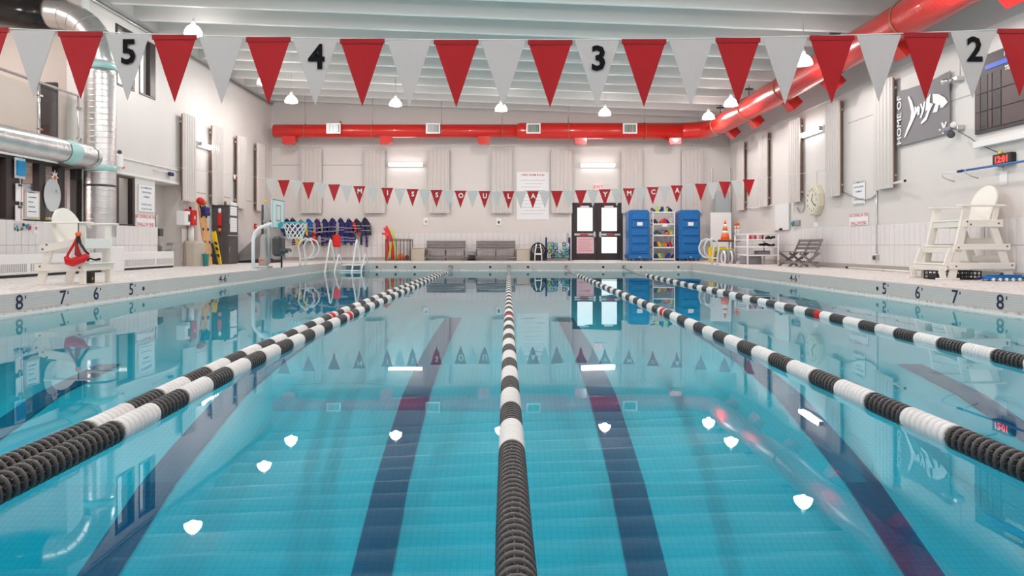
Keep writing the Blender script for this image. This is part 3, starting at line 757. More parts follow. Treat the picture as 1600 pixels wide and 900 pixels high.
for Y in (25.3, 22.3, 19.3, 16.4, 13.4, 10.4, 7.4, 4.4):
    B().sweep(arc((XD, Y, ZD), .352, 0, 2*PI, 28, (1, 0, 0), (0, 0, 1))[:-1], .012, 6, closed=True).build('clamp_ring', BR, t)
    B().cyl((XD, Y, ZD+.35), (XD, Y, zroof(XD)+.4), .012, 6).build('hanger_rod', DGREY, t)
    B().box(XD-.12, XD+.12, Y-.05, Y+.05, zroof(XD)-.02, zroof(XD)+.02).build('hanger_plate', DGREY, t)
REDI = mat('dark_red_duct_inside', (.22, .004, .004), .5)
def outlet_scoop(x0, x1, z0, flip, par):
    """downward box outlet below the back duct, one slanted side"""
    b = B(); dx = .12; zt = ZD-.2
    lo = [(x0, z0), (x1-(dx if flip > 0 else 0), z0), (x1, z0+.10 if flip > 0 else z0), (x1, zt), (x0, zt), (x0, z0+.1)]
    if flip < 0: lo[0] = (x0+dx*.4, z0)
    b.prism(lo, YD-.16, YD+.16, 'XZ'); b.build('outlet', REDD, par)
for x0, x1, fl_ in ((443, 463, 1), (595, 613, 1), (747, 765, -1), (897, 916, -1), (1044, 1063, -1)):
    outlet_scoop((x0-CX)*YD/F, (x1-CX)*YD/F, ZD-.50, fl_, t)
for Y in (24.9, 22.6, 19.7, 17.2, 14.2, 11.0, 8.2):
    b = B(); xa = XD+.10
    M = Matrix.Translation((XD, Y, ZD)) @ Matrix.Rotation(-.75, 4, 'Y')
    # square snout pointing down and towards the wall
    v = [(-.16, -.20, -.25), (.16, -.20, -.25), (.16, .20, -.25), (-.16, .20, -.25), (-.16, -.20, -.62), (.16, -.20, -.62), (.16, .20, -.62), (-.16, .20, -.62)]
    b.add(v, [(0,1,5,4),(1,2,6,5),(2,3,7,6),(3,0,4,7)], 0, False, M); b.add(v, [(4,5,6,7)], 1, False, M)
    b.build('outlet', [REDD, REDI], t)
for i, x in enumerate((521, 676.5, 833.5, 984.5)):      # white framed grilles on the front of the duct
    X = (x-CX)*26.4/F; z = H+(CY-200.5)*26.4/F
    g = B(); w_, h_ = .26, .19
    g.box(X-w_, X+w_, YD-.36, YD-.31, z-h_, z-h_+.05); g.box(X-w_, X+w_, YD-.36, YD-.31, z+h_-.05, z+h_)
    g.box(X-w_, X-w_+.05, YD-.36, YD-.31, z-h_+.05, z+h_-.05); g.box(X+w_-.05, X+w_, YD-.36, YD-.31, z-h_+.05, z+h_-.05)
    g = g.build('grille_frame', WHITEP, t)
    bb = B().box(X-w_+.05, X+w_-.05, YD-.33, YD-.26, z-h_+.05, z+h_-.05); bb.build('grille_back', mat('grey_green_louvre', (.16, .17, .13), .5), g)
    for k in range(7): B().box(X-w_+.07+k*.055, X-w_+.085+k*.055, YD-.345, YD-.33, z-h_+.05, z+h_-.05).build('louvre', STEEL, g)
q = px(532, 190, YD); tag(B().lathe([(0, .10), (.03, .09), (.045, .02), (.09, 0), (.09, -.03), (0, -.03)], (q.x, YD, ZD+.285), seg=12).build('warning_cone', ORANGE), 'tiny orange cap standing on the red duct at its left end', 'cap')

# ---- silver ducts on the left
t = thing('silver_riser_duct', 'tall silver spiral duct rising beside the guard chair with black top section', 'air duct', (-8.70, 15.4, .98))
XV, YV, r = -8.70, 15.4, .305
b = B(); ribbed(b, [(XV, YV, .98), (XV, YV, 4.55)], r, .12, .0045, 28); b.build('riser', GALV, t)
b = B(); b.sweep([(XV, YV, 4.55), (XV, YV, 4.75)]+[(p.x, YV, p.z) for p in arc((XV-1.0, 0, 4.75), 1.0, 0, PI/2, 6, (1, 0, 0), (0, 0, 1))]+[(XV-1.1, YV, 5.75)], r+.006, 28, smooth=True); b.build('elbow', STEEL, t)
for k in range(1, 6):
    a = PI/2*k/6; c = Vector((XV-1.0+math.cos(a), YV, 4.75+math.sin(a)))
    B().sweep([c+Vector((math.cos(a)*math.cos(f)*(r+.01), math.sin(f)*(r+.01), math.sin(a)*math.cos(f)*(r+.01))) for f in [2*PI*i/28 for i in range(28)]], .007, 5, closed=True).build('elbow_seam', STEEL, t)
b = B(); b.sweep([(XV-1.1, YV, 5.75), (XV-1.6, YV, 5.74), (XV-2.0, YV, 5.82), (XV-3.2, YV, 6.0)], r+.012, 24); b.build('black_section', mat('black_duct_wrap', (.012, .010, .010), .2), t)
TAPE = mat('pale_teal_tape', (.38, .62, .60), .4)
for z in (2.44, 4.60): B().lathe([(r+.009, z-.065), (r+.009, z+.065)], (XV, YV, 0), seg=28).build('tape_band', TAPE, t)
B().lathe([(r+.010, 2.05), (r+.010, 2.09)], (XV, YV, 0), seg=28).build('dark_band', DGREY, t)
t = thing('silver_side_duct', 'horizontal silver spiral duct above the office windows, left', 'air duct', (-8.3, 14.3, 2.57))
b = B(); ribbed(b, [(-8.3, 3.0, 2.57), (-8.3, 14.25, 2.57)], .215, .12, .0045, 24); b.build('run', GALV, t)
b = B(); b.sweep([(p.x, p.y, 2.57) for p in arc((-8.62, 14.25, 0), .32, 0, PI/2, 6, (1, 0, 0), (0, 1, 0))]+[(-8.95, 14.57, 2.57)], .222, 24); b.build('elbow', STEEL, t)
B().sweep([(-8.3, 13.4, 2.57), (-8.3, 13.75, 2.57)], .224, 24, caps=False).build('tape_band', TAPE, t)
for Y in (5, 8, 11, 13): B().sweep([(-8.3, Y, 2.57+.21), (-8.6, Y, 2.74), (XL+.005, Y, 2.74)], .012, 6).build('wall_strap', STEEL, t)

# ================================================================== left wall windows and things on it
ys = [Yl(x) for x in (-70, -40, 8, 16, 37, 60, 70, 90, 100, 118, 127)]
window('window_1', XL, ys[0]-.0, ys[10], 1.25, 2.44, [(ys[0], ys[0]+.1), (ys[1], ys[1]+.08), (ys[2], ys[3]), (ys[5], ys[6]), (ys[7], ys[8]), (ys[9], ys[10])], .055, .12, solid=[(ys[3], ys[4])])
window('window_2', XL, 16.63, 17.48, 1.26, 2.45, [(16.63, 16.76), (17.36, 17.48)], .05)
window('window_3', XL, 16.63, 17.48, 4.52, 5.93, [(16.63, 16.72), (17.36, 17.48)], .05)
window('window_4', XL, 17.7, 18.5, 4.52, 5.93, [(17.7, 17.74), (18.22, 18.5)], .05)
BL = mat('white_roller_blind', (.72, .71, .68), .7)
t = thing('roller_blind', 'rolled white blinds inside the office window band', 'blind', (XL-.18, 13.9, 2.3))
for a, c in ((ys[0]+.1, ys[1]), (ys[1]+.1, ys[2]), (ys[4], ys[5]), (ys[6], ys[7]), (ys[8], ys[9])):
    b = B()
    for k in range(5): b.rbox(XL-.20, XL-.15, a+.01, c-.01, 2.20+k*.035, 2.228+k*.035, .004)
    b.build('slat_stack', BL, t)
def added_room_light(label, x, y, z, L, W, power):  # unseen panels added to brighten the office, balcony and side room
    t = thing('ceiling_panel_light', label, 'added light', (x, y, z))
    B().rbox(x-W/2, x+W/2, y-L/2, y+L/2, z, z+.05, .01).build('frame', WHITEP, t)
    B().box(x-W/2+.03, x+W/2-.03, y-L/2+.03, y+L/2-.03, z-.006, z).build('diffuser', mat('glowing_panel', (.9, .9, .9), .5, emit=(1, .97, .94), estr=3.0), t)
    ld = bpy.data.lights.new('panel_glow', 'AREA'); ld.shape = 'RECTANGLE'; ld.size = W*.9; ld.size_y = L*.9; ld.energy = power; ld.color = LAMP_C
    lo = bpy.data.objects.new('panel_glow', ld); COL.objects.link(lo); lo.parent = t; lo.location = (0, 0, -.03)
added_room_light('added light panel brightening the office behind the windows', -11.2, 13.2, 2.40, 1.6, .6, 170)
added_room_light('added light panel brightening the viewing balcony', -11.0, 12.5, 6.2, 2.0, .6, 150)
added_room_light('small added light panel brightening the room behind the narrow window', -9.85, 17.0, 4.3, .5, .3, 14)
# office furniture seen through the glass
OB = mat('office_board_pink', (.62, .42, .36), .7); OG = mat('office_blue_grey', (.22, .26, .30), .5)
t = thing('office_door', 'pale wooden door seen inside the office behind the windows', 'door', (-11.5, 14.4, DZ))
B().box(-11.6, -11.55, 14.05, 14.75, DZ, 2.2).build('door_panel', mat('light_maple', (.70, .50, .34), .5), t)
B().box(-11.56, -11.52, 13.98, 14.05, DZ, 2.25).build('door_jamb', WHITE, t)
tag(B().rbox(-10.6, -9.9, 15.0, 15.5, DZ, 2.1, .02).build('office_locker', OG), 'blue grey tall locker inside the office by the last window', 'locker')
tag(B().rbox(-11.9, -11.0, 12.6, 13.3, DZ, 1.75, .02).build('office_cabinet', RED), 'red cabinet inside the office, half hidden by window frames', 'cabinet')
tag(B().rbox(-10.8, -9.6, 10.5, 14.3, .85, .92, .01).build('office_desk', OFD), 'dark office desk top behind the window band', 'desk')
for i, (x, y, m, c_) in enumerate(((73, 343, YELLOW, 'yellow'), (78, 344, WHITEP, 'white'), (84, 343, mat('purple_plastic', (.2, .02, .18), .5), 'purple'))):
    Y = Yl(x, XL-.15); tag(B().sphere((XL-.16, Y, 1.245+.09), .05, 10, 6, 0, (1, 1, .8)).build('sill_toy', m), 'small %s rubber toy lying on the office window sill' % c_, 'toy')
tag(B().rbox(XL-.28, XL-.02, 14.0, 14.6, 1.24, 1.294, .006).build('window_sill', WHITE), 'white shelf board behind the third office pane', 'shelf')
# wall-hung items, left
def hang(name, label, cat, x, y0, y1, w_, m, X=XL+.03, extra=None, hook=True):
    Y = Yl(x, X); z1, z0 = pz(x, y0, X), pz(x, y1, X)
    t = thing(name, label, cat, (X, Y, z0))
    B().rbox(X-.012, X+.012, Y-w_/2, Y+w_/2, z0, z1, .006).build('board', m, t)
    if hook: B().sweep([(X, Y, z1+.12), (X+.02, Y, z1+.08), (X+.02, Y, z1-.03)], .008, 6).build('hook', WHITEP, t)
    if extra: extra(t, X+.013, Y, z0, z1)
    return t
def clip_red(t, X, Y, z0, z1):
    B().box(X, X+.004, Y+.03, Y+.055, z0+.02, z1-.05).build('red_stripe', mat('pink_stripe', (.8, .2, .25), .6), t)
    B().rbox(X, X+.02, Y-.05, Y+.05, z1-.05, z1-.01, .004).build('clip', DGREY, t)
def bluepack(t, X, Y, z0, z1):
    B().rbox(X, X+.03, Y-.12, Y+.12, z0+.05, z1-.05, .01).build('blue_insert', mat('sky_blue_plastic', (.01, .30, .62), .3, bump=(30, .6, .005)), t)
hang('kickboard_pouch', 'clear pouch with blue insert hung on the dark window post', 'pouch', 31, 247, 279, .28, mat('clear_white_film', (.7, .74, .78), .3), extra=bluepack)
hang('clipboard', 'upper white clipboard with pink edge hanging on the dark window post', 'clipboard', 30, 287, 315, .19, PAPER, extra=clip_red)
hang('clipboard', 'lower white clipboard hanging from the one above it', 'clipboard', 29.5, 321, 346, .19, PAPER, extra=clip_red)
def framed(t, X, Y, z0, z1):
    B().box(X, X+.004, Y-.17, Y+.17, z0+.05, z1-.04).build('paper', PAPER, t)
    for k in range(6): B().box(X+.004, X+.005, Y-.13, Y+.10-.04*(k % 3), z0+.14+k*.09, z0+.155+k*.09).build('text_row', BLUEP, t)
hang('framed_notice', 'framed white notice with blue text on the office glass', 'notice', 50, 298, 343, .44, BEIGE, extra=framed, hook=False)
X = XL+.035; Y = Yl(81.5, X); zc = pz(81.5, 305, X)
t = thing('oval_board', 'white oval board hanging on the office window', 'board', (X, Y, zc))
B().add([(x_*.26+0, y_*.325, z_) for z_ in (0, .01) for x_, y_ in [(math.cos(2*PI*i/28), math.sin(2*PI*i/28)) for i in range(28)]],
        [tuple(range(28))[::-1], tuple(range(28, 56))]+[(i, (i+1) % 28, (i+1) % 28+28, i+28) for i in range(28)], 0, False, ML(X, Y, zc)).build('disc', mat('matt_grey_white', (.62, .64, .65), .6), t)
B().text('x.', .12, ML(X+.011, Y+.12, zc+.1), .001).build('scribble', DGREY, t)
Y = Yl(85.5, X); zc = pz(85.5, 277, X); st = [(math.cos(a)*(.12 if i % 2 == 0 else .06), math.sin(a)*(.15 if i % 2 == 0 else .075)) for i, a in enumerate([2*PI*k/16 for k in range(16)])]
t = thing('star_sticker', 'white star shaped cutout with orange centre on the office window', 'decoration', (X, Y, zc))
B().add([(a_, b_, z_) for z_ in (0, .006) for a_, b_ in st], [tuple(range(16))[::-1], tuple(range(16, 32))]+[(i, (i+1) % 16, (i+1) % 16+16, i+16) for i in range(16)], 0, False, ML(X, Y, zc)).build('star', WHITEP, t)
B().sphere((X+.008, Y, zc-.01), .045, 10, 6, 0, (.3, 1, 1)).build('centre', ORANGE, t)
X = XL+.032; Y = Yl(36, X); zc = pz(36, 355.5, X); t = thing('splash_sticker', 'colourful blue and green splash sticker below the office window', 'sticker', (X, Y, zc))
B().rbox(X-.004, X+.004, Y-.24, Y+.24, zc-.06, zc+.07, .002).build('film', mat('sticker_film', (.5, .55, .58), .3), t)
for k in range(14):
    B().sphere((X+.004, Y-.2+.03*k+random.uniform(-.02, .02), zc+random.uniform(-.045, .05)), random.uniform(.02, .04), 8, 5, 0, (.15, 1, 1)).build('paint_blob', [BLUE, TEAL, NAVY, YELLOW, BLUE][k % 5] if k < 12 else RED, t)
Y = Yl(56, X); zc = pz(56, 359, X); t = thing('small_sticker', 'small pale sticker with pink mark right of the splash sticker', 'sticker', (X, Y, zc))
B().rbox(X-.004, X+.004, Y-.07, Y+.07, zc-.09, zc+.09, .002).build('film', WHITEP, t); B().box(X+.004, X+.006, Y-.03, Y+.04, zc+.0, zc+.06).build('mark', mat('pink_stripe', (.8, .2, .25), .6), t)
Y = Yl(184.5, XL+.05); zc = pz(184.5, 249, XL+.05); t = thing('air_freshener', 'white wall dispenser with dark knob right of the silver riser duct', 'dispenser', (XL+.05, Y, zc))
B().rbox(XL+.01, XL+.12, Y-.13, Y+.13, zc-.2, zc+.12, .03).build('case', WHITEP, t); B().sphere((XL+.07, Y+.03, zc+.17), .05, 10, 8).build('knob', DGREY, t)
B().rbox(XL+.06, XL+.13, Y+.08, Y+.16, zc-.2, zc-.15, .01).build('tag', mat('pink_stripe', (.8, .2, .25), .6), t)
Y = Yl(267, XL+.06); zc = pz(267, 272, XL+.06); t = thing('wall_brush', 'dark blue brush on a thin rod on the beam above the alcove', 'brush', (XL+.06, Y, zc))
B().rbox(XL+.03, XL+.10, Y-.12, Y+.12, zc-.05, zc+.05, .02).build('head', NAVY, t); B().cyl((XL+.02, Y-.9, zc+.02), (XL+.05, Y-.1, zc), .008, 6).build('rod', STEEL, t)
b = B(); b.box(XL, XL+.03, 16.65, 20.3, 2.84, 2.87); b.cyl((XL+.02, 8, 2.86+.0), (XL+.02, 15.0, 2.86), .015, 6); struct(b, 'trim_11', WHITE)
b = B(); b.box(XL, XL+.05, WY, WY+.24, DZ, 6.25); b.box(XL, XL+.05, YN, WY, 2.44, 2.54); b.box(XL-.02, XL+.035, 16.55, 20.2, 2.47, 2.53); struct(b, 'trim_12', WHITE)
rules = [('DO NOT LEAVE YOUR', 0, .20, .055, 0, .01), ('CHILDREN ALONE', 0, .09, .055, 0, .01), ('AT ANY TIME', 0, -.01, .055, 0, .01), ('THANK YOU FOR', 0, -.18, .055, 0, .01), ('HELPING US ALL', 0, -.28, .055, 0, .01)]
dive = [('NO DIVING IN THE', 0, .10, .115, 0, .02), ('SHALLOW END', 0, -.09, .12, 0, .02)]
blur = [('ALL SWIMMERS MUST', 0, .26, .06, 0, .012), ('SHOWER BEFORE', 0, .15, .06, 0, .012), ('SWIMMING', 0, .04, .06, 0, .012), ('PLEASE NO GLASS', 0, -.15, .06, 0, .012), ('IN THE POOL AREA', 0, -.26, .06, 0, .012)]
def sgn(lab, x0, x1, y0, y1, side, lines, **k):
    X = XL+.01 if side < 0 else XR-.012; Ya, Yb_ = X*F/(x0-CX), X*F/(x1-CX); Yc = (Ya+Yb_)/2; xm_ = X*F/Yc+CX
    M = (ML if side < 0 else MR)(X, Yc, pz(xm_, (y0+y1)/2, X))
    return notice('wall_sign', lab, M, abs(Ya-Yb_), pz(xm_, y0, X)-pz(xm_, y1, X), lines, **k)
sgn('white paper sign with five dark blue lines left of the drinking alcove', 216, 240, 290, 331, -1, blur)
sgn('white sign with red no diving letters left of the drinking alcove', 212.5, 241, 336.5, 354, -1, dive, mats=(FREDT,))
sgn('white paper notice with dark lines on the right wall beside the conduit', 1333, 1352, 284, 320, 1, blur)
sgn('white sign with red no diving letters on the right wall', 1328, 1357, 334, 352, 1, [(a_, b_, c_, d_*.93, e_, f_) for a_, b_, c_, d_, e_, f_ in dive], mats=(FREDT,))
# upper balcony: glass railing, chair, dark door
t = thing('balcony_railing', 'glass balcony railing with steel posts and top rail', 'railing', (XL+.02, 12, 2.78))
B().cyl((XL-.02, 6.3, 3.96), (XL-.02, 15.22, 3.96), .028, 10).build('top_rail', CHROME, t)
for x in (61, 122.5, -40, -200):
    Y = Yl(x, XL-.02); B().cyl((XL-.02, Y, 2.78), (XL-.02, Y, 3.95), .024, 10).build('post', CHROME, t)
    for z in (3.05, 3.70): B().rbox(XL-.05, XL+.03, Y-.05, Y+.05, z-.02, z+.02, .005).build('glass_clip', CHROME, t)
pan = sorted([Yl(x, XL-.02) for x in (61, 122.5, -40, -200)]); pan = [6.3]+pan
for a, c in zip(pan, pan[1:]): B().box(XL-.024, XL-.014, a+.05, c-.05, 2.90, 3.86).build('glass_panel', GLASS, t)
GCH = mat('blue_grey_shell_plastic', (.10, .12, .13), .5)
t = thing('balcony_chair', 'dark grey shell chair standing on the viewing balcony', 'chair', (-9.75, 12.75, 2.7))
c = t.location
b = B(); b.prism([(c.y-.28, 3.13), (c.y+.45, 3.09), (c.y+.45, 3.12), (c.y-.18, 3.17), (c.y-.26, 3.62), (c.y-.34, 3.62)], c.x-.25, c.x+.25, 'YZ'); b.build('shell', GCH, t)
B().cyl((c.x, c.y+.02, 2.72), (c.x, c.y+.02, 3.12), .03, 8).build('pedestal', BLACK, t)
for k in range(4): a = PI/4+k*PI/2; B().bar((c.x, c.y+.02, 2.76), (c.x+.26*math.cos(a), c.y+.02+.26*math.sin(a), 2.715), .035, .025).build('leg', BLACK, t)
tag(B().rbox(XL-.75, XL-.35, 15.02, 15.10, 2.7, 4.2, .01).build('balcony_door', DARK), 'dark open door leaf at the end of the balcony railing', 'door')
# conduit along the top of the left wall
b = B(); b.box(XL, XL+.10, 6, YB-.1, 6.16, 6.24); b.cyl((XL+.06, 6, 6.12), (XL+.06, YB-.2, 6.12), .025, 8); struct(b, 'trim_13', STEEL)

# radiators (low convector boxes)
def radiator(lab, y0, y1, x0=XL+.03, x1=-8.74, z1=.655):
    t = thing('radiator', lab, 'radiator', (x0, (y0+y1)/2, DZ), 0, 'low white convectors along the left wall')
    B().rbox(x0, x1, y0, y1, DZ+.05, z1, .012).build('casing', WHITEP, t)
    B().box(x0, x1-.02, y0, y1, DZ, DZ+.05).build('plinth', BLACK, t)
    y = y0+.06
    GL = mat('grille_shadow_grey', (.30, .28, .27), .6)
    while y < y1-.3:
        e = min(y+1.45, y1-.06)
        g = B().box(x1-.004, x1+.004, y, e, .335, .475).build('grille', GL, t)
        b = B(); yy = y+.02
        while yy < e-.01: b.box(x1+.004, x1+.010, yy, yy+.022, .338, .472); yy += .05
        tag(b.build('fin', WHITEP, g), kind='stuff')
        y = e+.09
    return t
radiator('long white convector with slotted grilles below the office windows', 7.0, 15.55)
radiator('shorter white convector right of the silver riser duct', 16.35, 18.88)
tag(B().rbox(XL+.03, -8.66, 15.75, 16.3, DZ, .78, .012).build('pipe_cover', WHITEP), 'tall white pipe cover between the two convectors', 'cover')
# drinking fountain in the alcove
t = thing('drinking_fountain', 'grey steel drinking fountain in the wall alcove', 'drinking fountain', (XL-.15, 19.5, .62))
b = B(); Y = 18.95; b.prism([(XL-.50, .30), (XL-.16, .30), (XL+.08, .66), (XL+.12, .70), (XL+.12, .80), (XL-.50, .80)], Y-.22, Y+.22, 'XZ'); b.build('basin_body', STEEL, t)
B().rbox(XL+.0, XL+.22, Y+.12, Y+.30, .70, .88, .01).build('push_panel', STEEL, t)
B().sweep([(XL-.05, Y, .78), (XL-.05, Y, .87), (XL-.0, Y, .90)], .018, 8).build('spout', CHROME, t)
t = thing('bottle_filler', 'narrow grey bottle filler on the alcove back wall', 'fixture', (XL-.5, 18.95, 1.2))
B().rbox(XL-.24, XL-.12, 18.85, 19.0, .80, 1.62, .02).build('column', STEEL, t); B().rbox(XL-.20, XL-.02, 18.8, 19.0, 1.05, 1.25, .01).build('nozzle_box', DGREY, t)
# dispensers
X = XL+.02; Y = Yl(284.5, XL+.12); t = thing('towel_dispenser', 'white paper towel dispenser with black logo patch', 'dispenser', (X, Y, 1.5))
z1, z0 = pz(284, 330, XL+.12), pz(284, 352, XL+.12)
B().rbox(X, X+.26, Y-.16, Y+.16, z0, z1, .02).build('case', WHITEP, t); B().rbox(X+.26, X+.265, Y+.02, Y+.13, z0+.10, z0+.30, .001).build('print_patch', DGREY, t)
Y = Yl(299, XL+.15); z1, z0 = pz(299, 328, XL+.15), pz(299, 352, XL+.15)
t = thing('red_dispenser', 'red boxed wall dispenser with white drop mark', 'dispenser', (X, Y, 1.5))
B().rbox(X, X+.22, Y-.15, Y+.17, z0, z1, .02).build('case', RED, t); B().sphere((X+.12, Y-.22, z1-.05), .09, 10, 8, 0, (1, 1, .8)).build('valve', RED, t)
B().sphere((X+.222, Y+.02, (z0+z1)/2), .06, 10, 8, 0, (.1, .6, 1)).build('white_drop', WHITEP, t); B().cyl((X+.1, Y, z1), (X+.1, Y, z1+.09), .035, 10).build('knob', BLACK, t)
t = thing('cup_tube', 'white upright tube below the red dispenser', 'tube', (X+.1, Y+.05, z0-.5))
B().lathe([(0, z0-.52), (.085, z0-.52), (.075, z0-.02), (0, z0-.02)], (X+.10, Y+.05, 0), seg=16).build('tube_body', WHITEP, t)
# hexagonal trash bin
t = thing('trash_bin', 'beige octagonal trash bin with lid left of the wooden board', 'bin', (-8.70, 20.1, DZ))
b = B(); oc = [(math.cos(PI/8+k*PI/4), math.sin(PI/8+k*PI/4)) for k in range(8)]
def ocp(b, r0, r1, z0, z1): b.add([(-8.745+x*r0, 20.1+y*r0, z0) for x, y in oc]+[(-8.745+x*r1, 20.1+y*r1, z1) for x, y in oc], [tuple(range(8))[::-1], tuple(range(8, 16))]+[(i, (i+1) % 8, (i+1) % 8+8, i+8) for i in range(8)])
ocp(b, .265, .285, DZ, DZ+.56); b.build('body', BEIGE, t); b = B(); ocp(b, .295, .295, DZ+.56, DZ+.64); ocp(b, .28, .25, DZ+.64, DZ+.69); b.build('lid', BEIGE, t)
# wooden backboard leaning on the wall with straps
t = thing('spine_board', 'pale wooden spine board leaning against the wall beside the charcoal cabinet', 'board', (-8.6, 21.35, DZ))
p0, p1 = Vector((-8.60, 20.75, DZ+.01)), Vector((-8.84, 20.75, 2.10))
b = B(); dv = (p1-p0); L = dv.length; b.bar(p0, p1, .42, .05, 0, (1, 0, 0), .01); b.build('board', WOOD, t)
for i, f in enumerate((.15, .35, .55, .75, .9)):
    for s_ in (-1, 1):
        c = p0+dv*f+Vector((.03, s_*.17, 0)); B().rbox(c.x-.015, c.x+.02, c.y-.03, c.y+.03, c.z-.04, c.z+.04, .008).build('hand_hole', BLACK, t)
for f, m, n_ in ((.80, NAVY, 'head_strap'), (.86, NAVY, 'head_strap')):
    c = p0+dv*f; B().rbox(c.x, c.x+.16, c.y-.16, c.y+.20, c.z-.07, c.z+.07, .03).build(n_, m, t)
c = p0+dv*.985; B().sphere((c.x+.05, c.y-.15, c.z), .11, 12, 8).build('red_head_block', RED, t); B().sphere((c.x+.06, c.y+.08, c.z-.02), .09, 12, 8).build('tan_pad', WOOD, t)
t = thing('rescue_sling', 'yellow rescue board with black straps leaning beside the cabinet', 'rescue board', (-8.3, 21.6, DZ))
p0, p1 = Vector((-8.64, 21.6, DZ)), Vector((-8.88, 21.75, 1.22)); dv = p1-p0
B().bar(p0, p1, .15, .04, 0, (0, 1, 0), .012).build('board', YELLOW, t)
for f in (.25, .45, .62): c = p0+dv*f; B().bar(c+Vector((.035, -.13, .06)), c+Vector((.035, .13, -.08)), .06, .03).build('strap', BLACK, t)
B().bar(p0+Vector((.0, -.14, 0)), p1+Vector((.0, -.12, -.35)), .05, .05).build('edge_strap', BLACK, t)
t = thing('teal_canister', 'small teal canister on the floor between bin and wooden board', 'canister', (-8.38, 20.0, DZ))
B().lathe([(0, 0), (.07, 0), (.08, .30), (.095, .31), (.095, .34), (0, .34)], (-8.38, 20.0, DZ), seg=16).build('can', TEAL, t)
B().cyl((-8.38, 20.0, DZ+.34), (-8.42, 20.03, DZ+.55), .012, 6).build('handle', STEEL, t)
# charcoal cabinet
t = thing('supply_cabinet', 'tall charcoal plastic cabinet with papers on its doors', 'cabinet', (-8.8, 22.4, DZ))
x0, x1, y0, y1, zt = -9.02, -8.55, 22.0, 22.82, 2.04; zm = H+(CY-368)*22/F
B().rbox(x0, x1, y0, y1, DZ, zt-.04, .015).build('body', CABG, t); B().rbox(x0, x1+.03, y0-.02, y1+.02, zt-.04, zt, .01).build('top_shelf', CABG, t)
for a, c in ((DZ+.05, zm-.03), (zm+.03, zt-.08)):
    d = B().rbox(x1, x1+.02, y0+.03, y1-.03, a, c, .008).build('door', CABG, t)
    B().rbox(x1+.02, x1+.04, y0+.06, y0+.08, (a+c)/2-.08, (a+c)/2+.08, .005).build('handle', STEEL, d)
    B().rbox(x0+.06, x1-.06, y0-.012, y0, a+.04, c-.04, .005).build('side_panel', CABG, t)
B().box(x1, x1+.05, y0, y1, zm-.015, zm+.02).build('ledge', GREYC, t)
for a, c in ((zm+.12, zm+.55), (zm+.62, zm+1.03)):
    n_ = B().box(x1+.02, x1+.024, y0+.14, y1-.14, a, c).build('paper', PAPER, t)
    for k in range(5): B().box(x1+.024, x1+.0255, y0+.2, y1-.22, a+.06+k*.07, a+.068+k*.07).build('text_row', GR, n_)
q = Vector((-8.78, 21.985, 0)); t = thing('red_whistle_pack', 'red and orange hanging pack on the cabinet side', 'pack', (q.x, q.y, 1.5))
B().sphere((q.x, q.y-.02, 1.86), .05, 10, 8, 0, (1, .6, 1.6)).build('white_cap', WHITEP, t)
B().rbox(q.x-.06, q.x+.06, q.y-.06, q.y, 1.40, 1.78, .02).build('red_sleeve', RED, t); B().sphere((q.x, q.y-.03, 1.28), .055, 10, 8).build('orange_ball', ORANGE, t); B().cyl((q.x, q.y-.03, 1.12), (q.x, q.y-.03, 1.4), .012, 6).build('cord', BLACK, t)
for i, (dx, m, l_) in enumerate(((-.02, WHITEP, 'white jar at the left'), (.16, mat('olive_plastic', (.25, .2, .08), .5), 'olive jar in the middle'), (.30, BEIGE, 'beige jar at the right'))):
    X = -8.95+dx; tag(B().lathe([(0, 0), (.04, 0), (.045, .10), (.025, .13), (0, .13)], (X+.05, 22.2+.1*i, zt), seg=12).build('small_jar', m), 'small '+l_+' on the cabinet top', 'jar')
q = Vector((XL+.03, Yl(399, XL+.03), pz(398, 353.5, XL))); t = thing('fire_alarm_pull', 'small red fire alarm pull on the far left wall', 'alarm', tuple(q))
B().rbox(q.x-.02, q.x+.03, q.y-.08, q.y+.08, q.z-.09, q.z+.09, .008).build('case', RED, t); B().box(q.x+.03, q.x+.034, q.y-.05, q.y+.05, q.z-.01, q.z+.03).build('pull_bar', WHITEP, t)
q = Vector((XL+.06, Yl(367, XL+.06), pz(367, 277, XL+.06))); t = thing('wall_siren', 'small white siren with red centre between two left panels', 'alarm', tuple(q))
B().sphere(tuple(q), .08, 12, 8, 0, (.5, 1, 1)).build('horn', WHITEP, t); B().sphere((q.x+.03, q.y, q.z), .045, 10, 8).build('red_centre', RED, t)
# grey covered slide
t = thing('covered_slide', 'grey vinyl covered wedge standing in the far left corner', 'covered equipment', (-8.4, 24.4, DZ))
v = []
xs_ = [(-9.0, .30), (-8.7, .62), (-8.35, .95), (-8.0, 1.22), (-7.75, 1.28), (-7.65, .9)]
for x, h in xs_:
    for yy, f in ((23.6, .12), (23.55, .35), (23.8, .8), (24.2, 1.0), (24.6, .85), (24.8, .1)): v.append((x, yy+.04*math.sin(x*9), DZ+h*f))
n = len(xs_); fs = []
for i in range(n-1):
    for j in range(5): a = i*6+j; fs.append((a, a+6, a+7, a+1))
fs += [tuple(range(6)), tuple(range((n-1)*6, n*6))[::-1], tuple([i*6 for i in range(n)])+tuple([i*6+5 for i in range(n-1, -1, -1)])]
B().add(v, fs, 0, True).build('cover', TARP, t); B().rbox(-8.9, -7.75, 23.7, 24.7, DZ-.0, DZ+.14, .03).build('base', DGREY, t)
B().sphere((-8.35, 23.6, DZ+.50), .04, 8, 6).build('buckle', WHITEP, t)

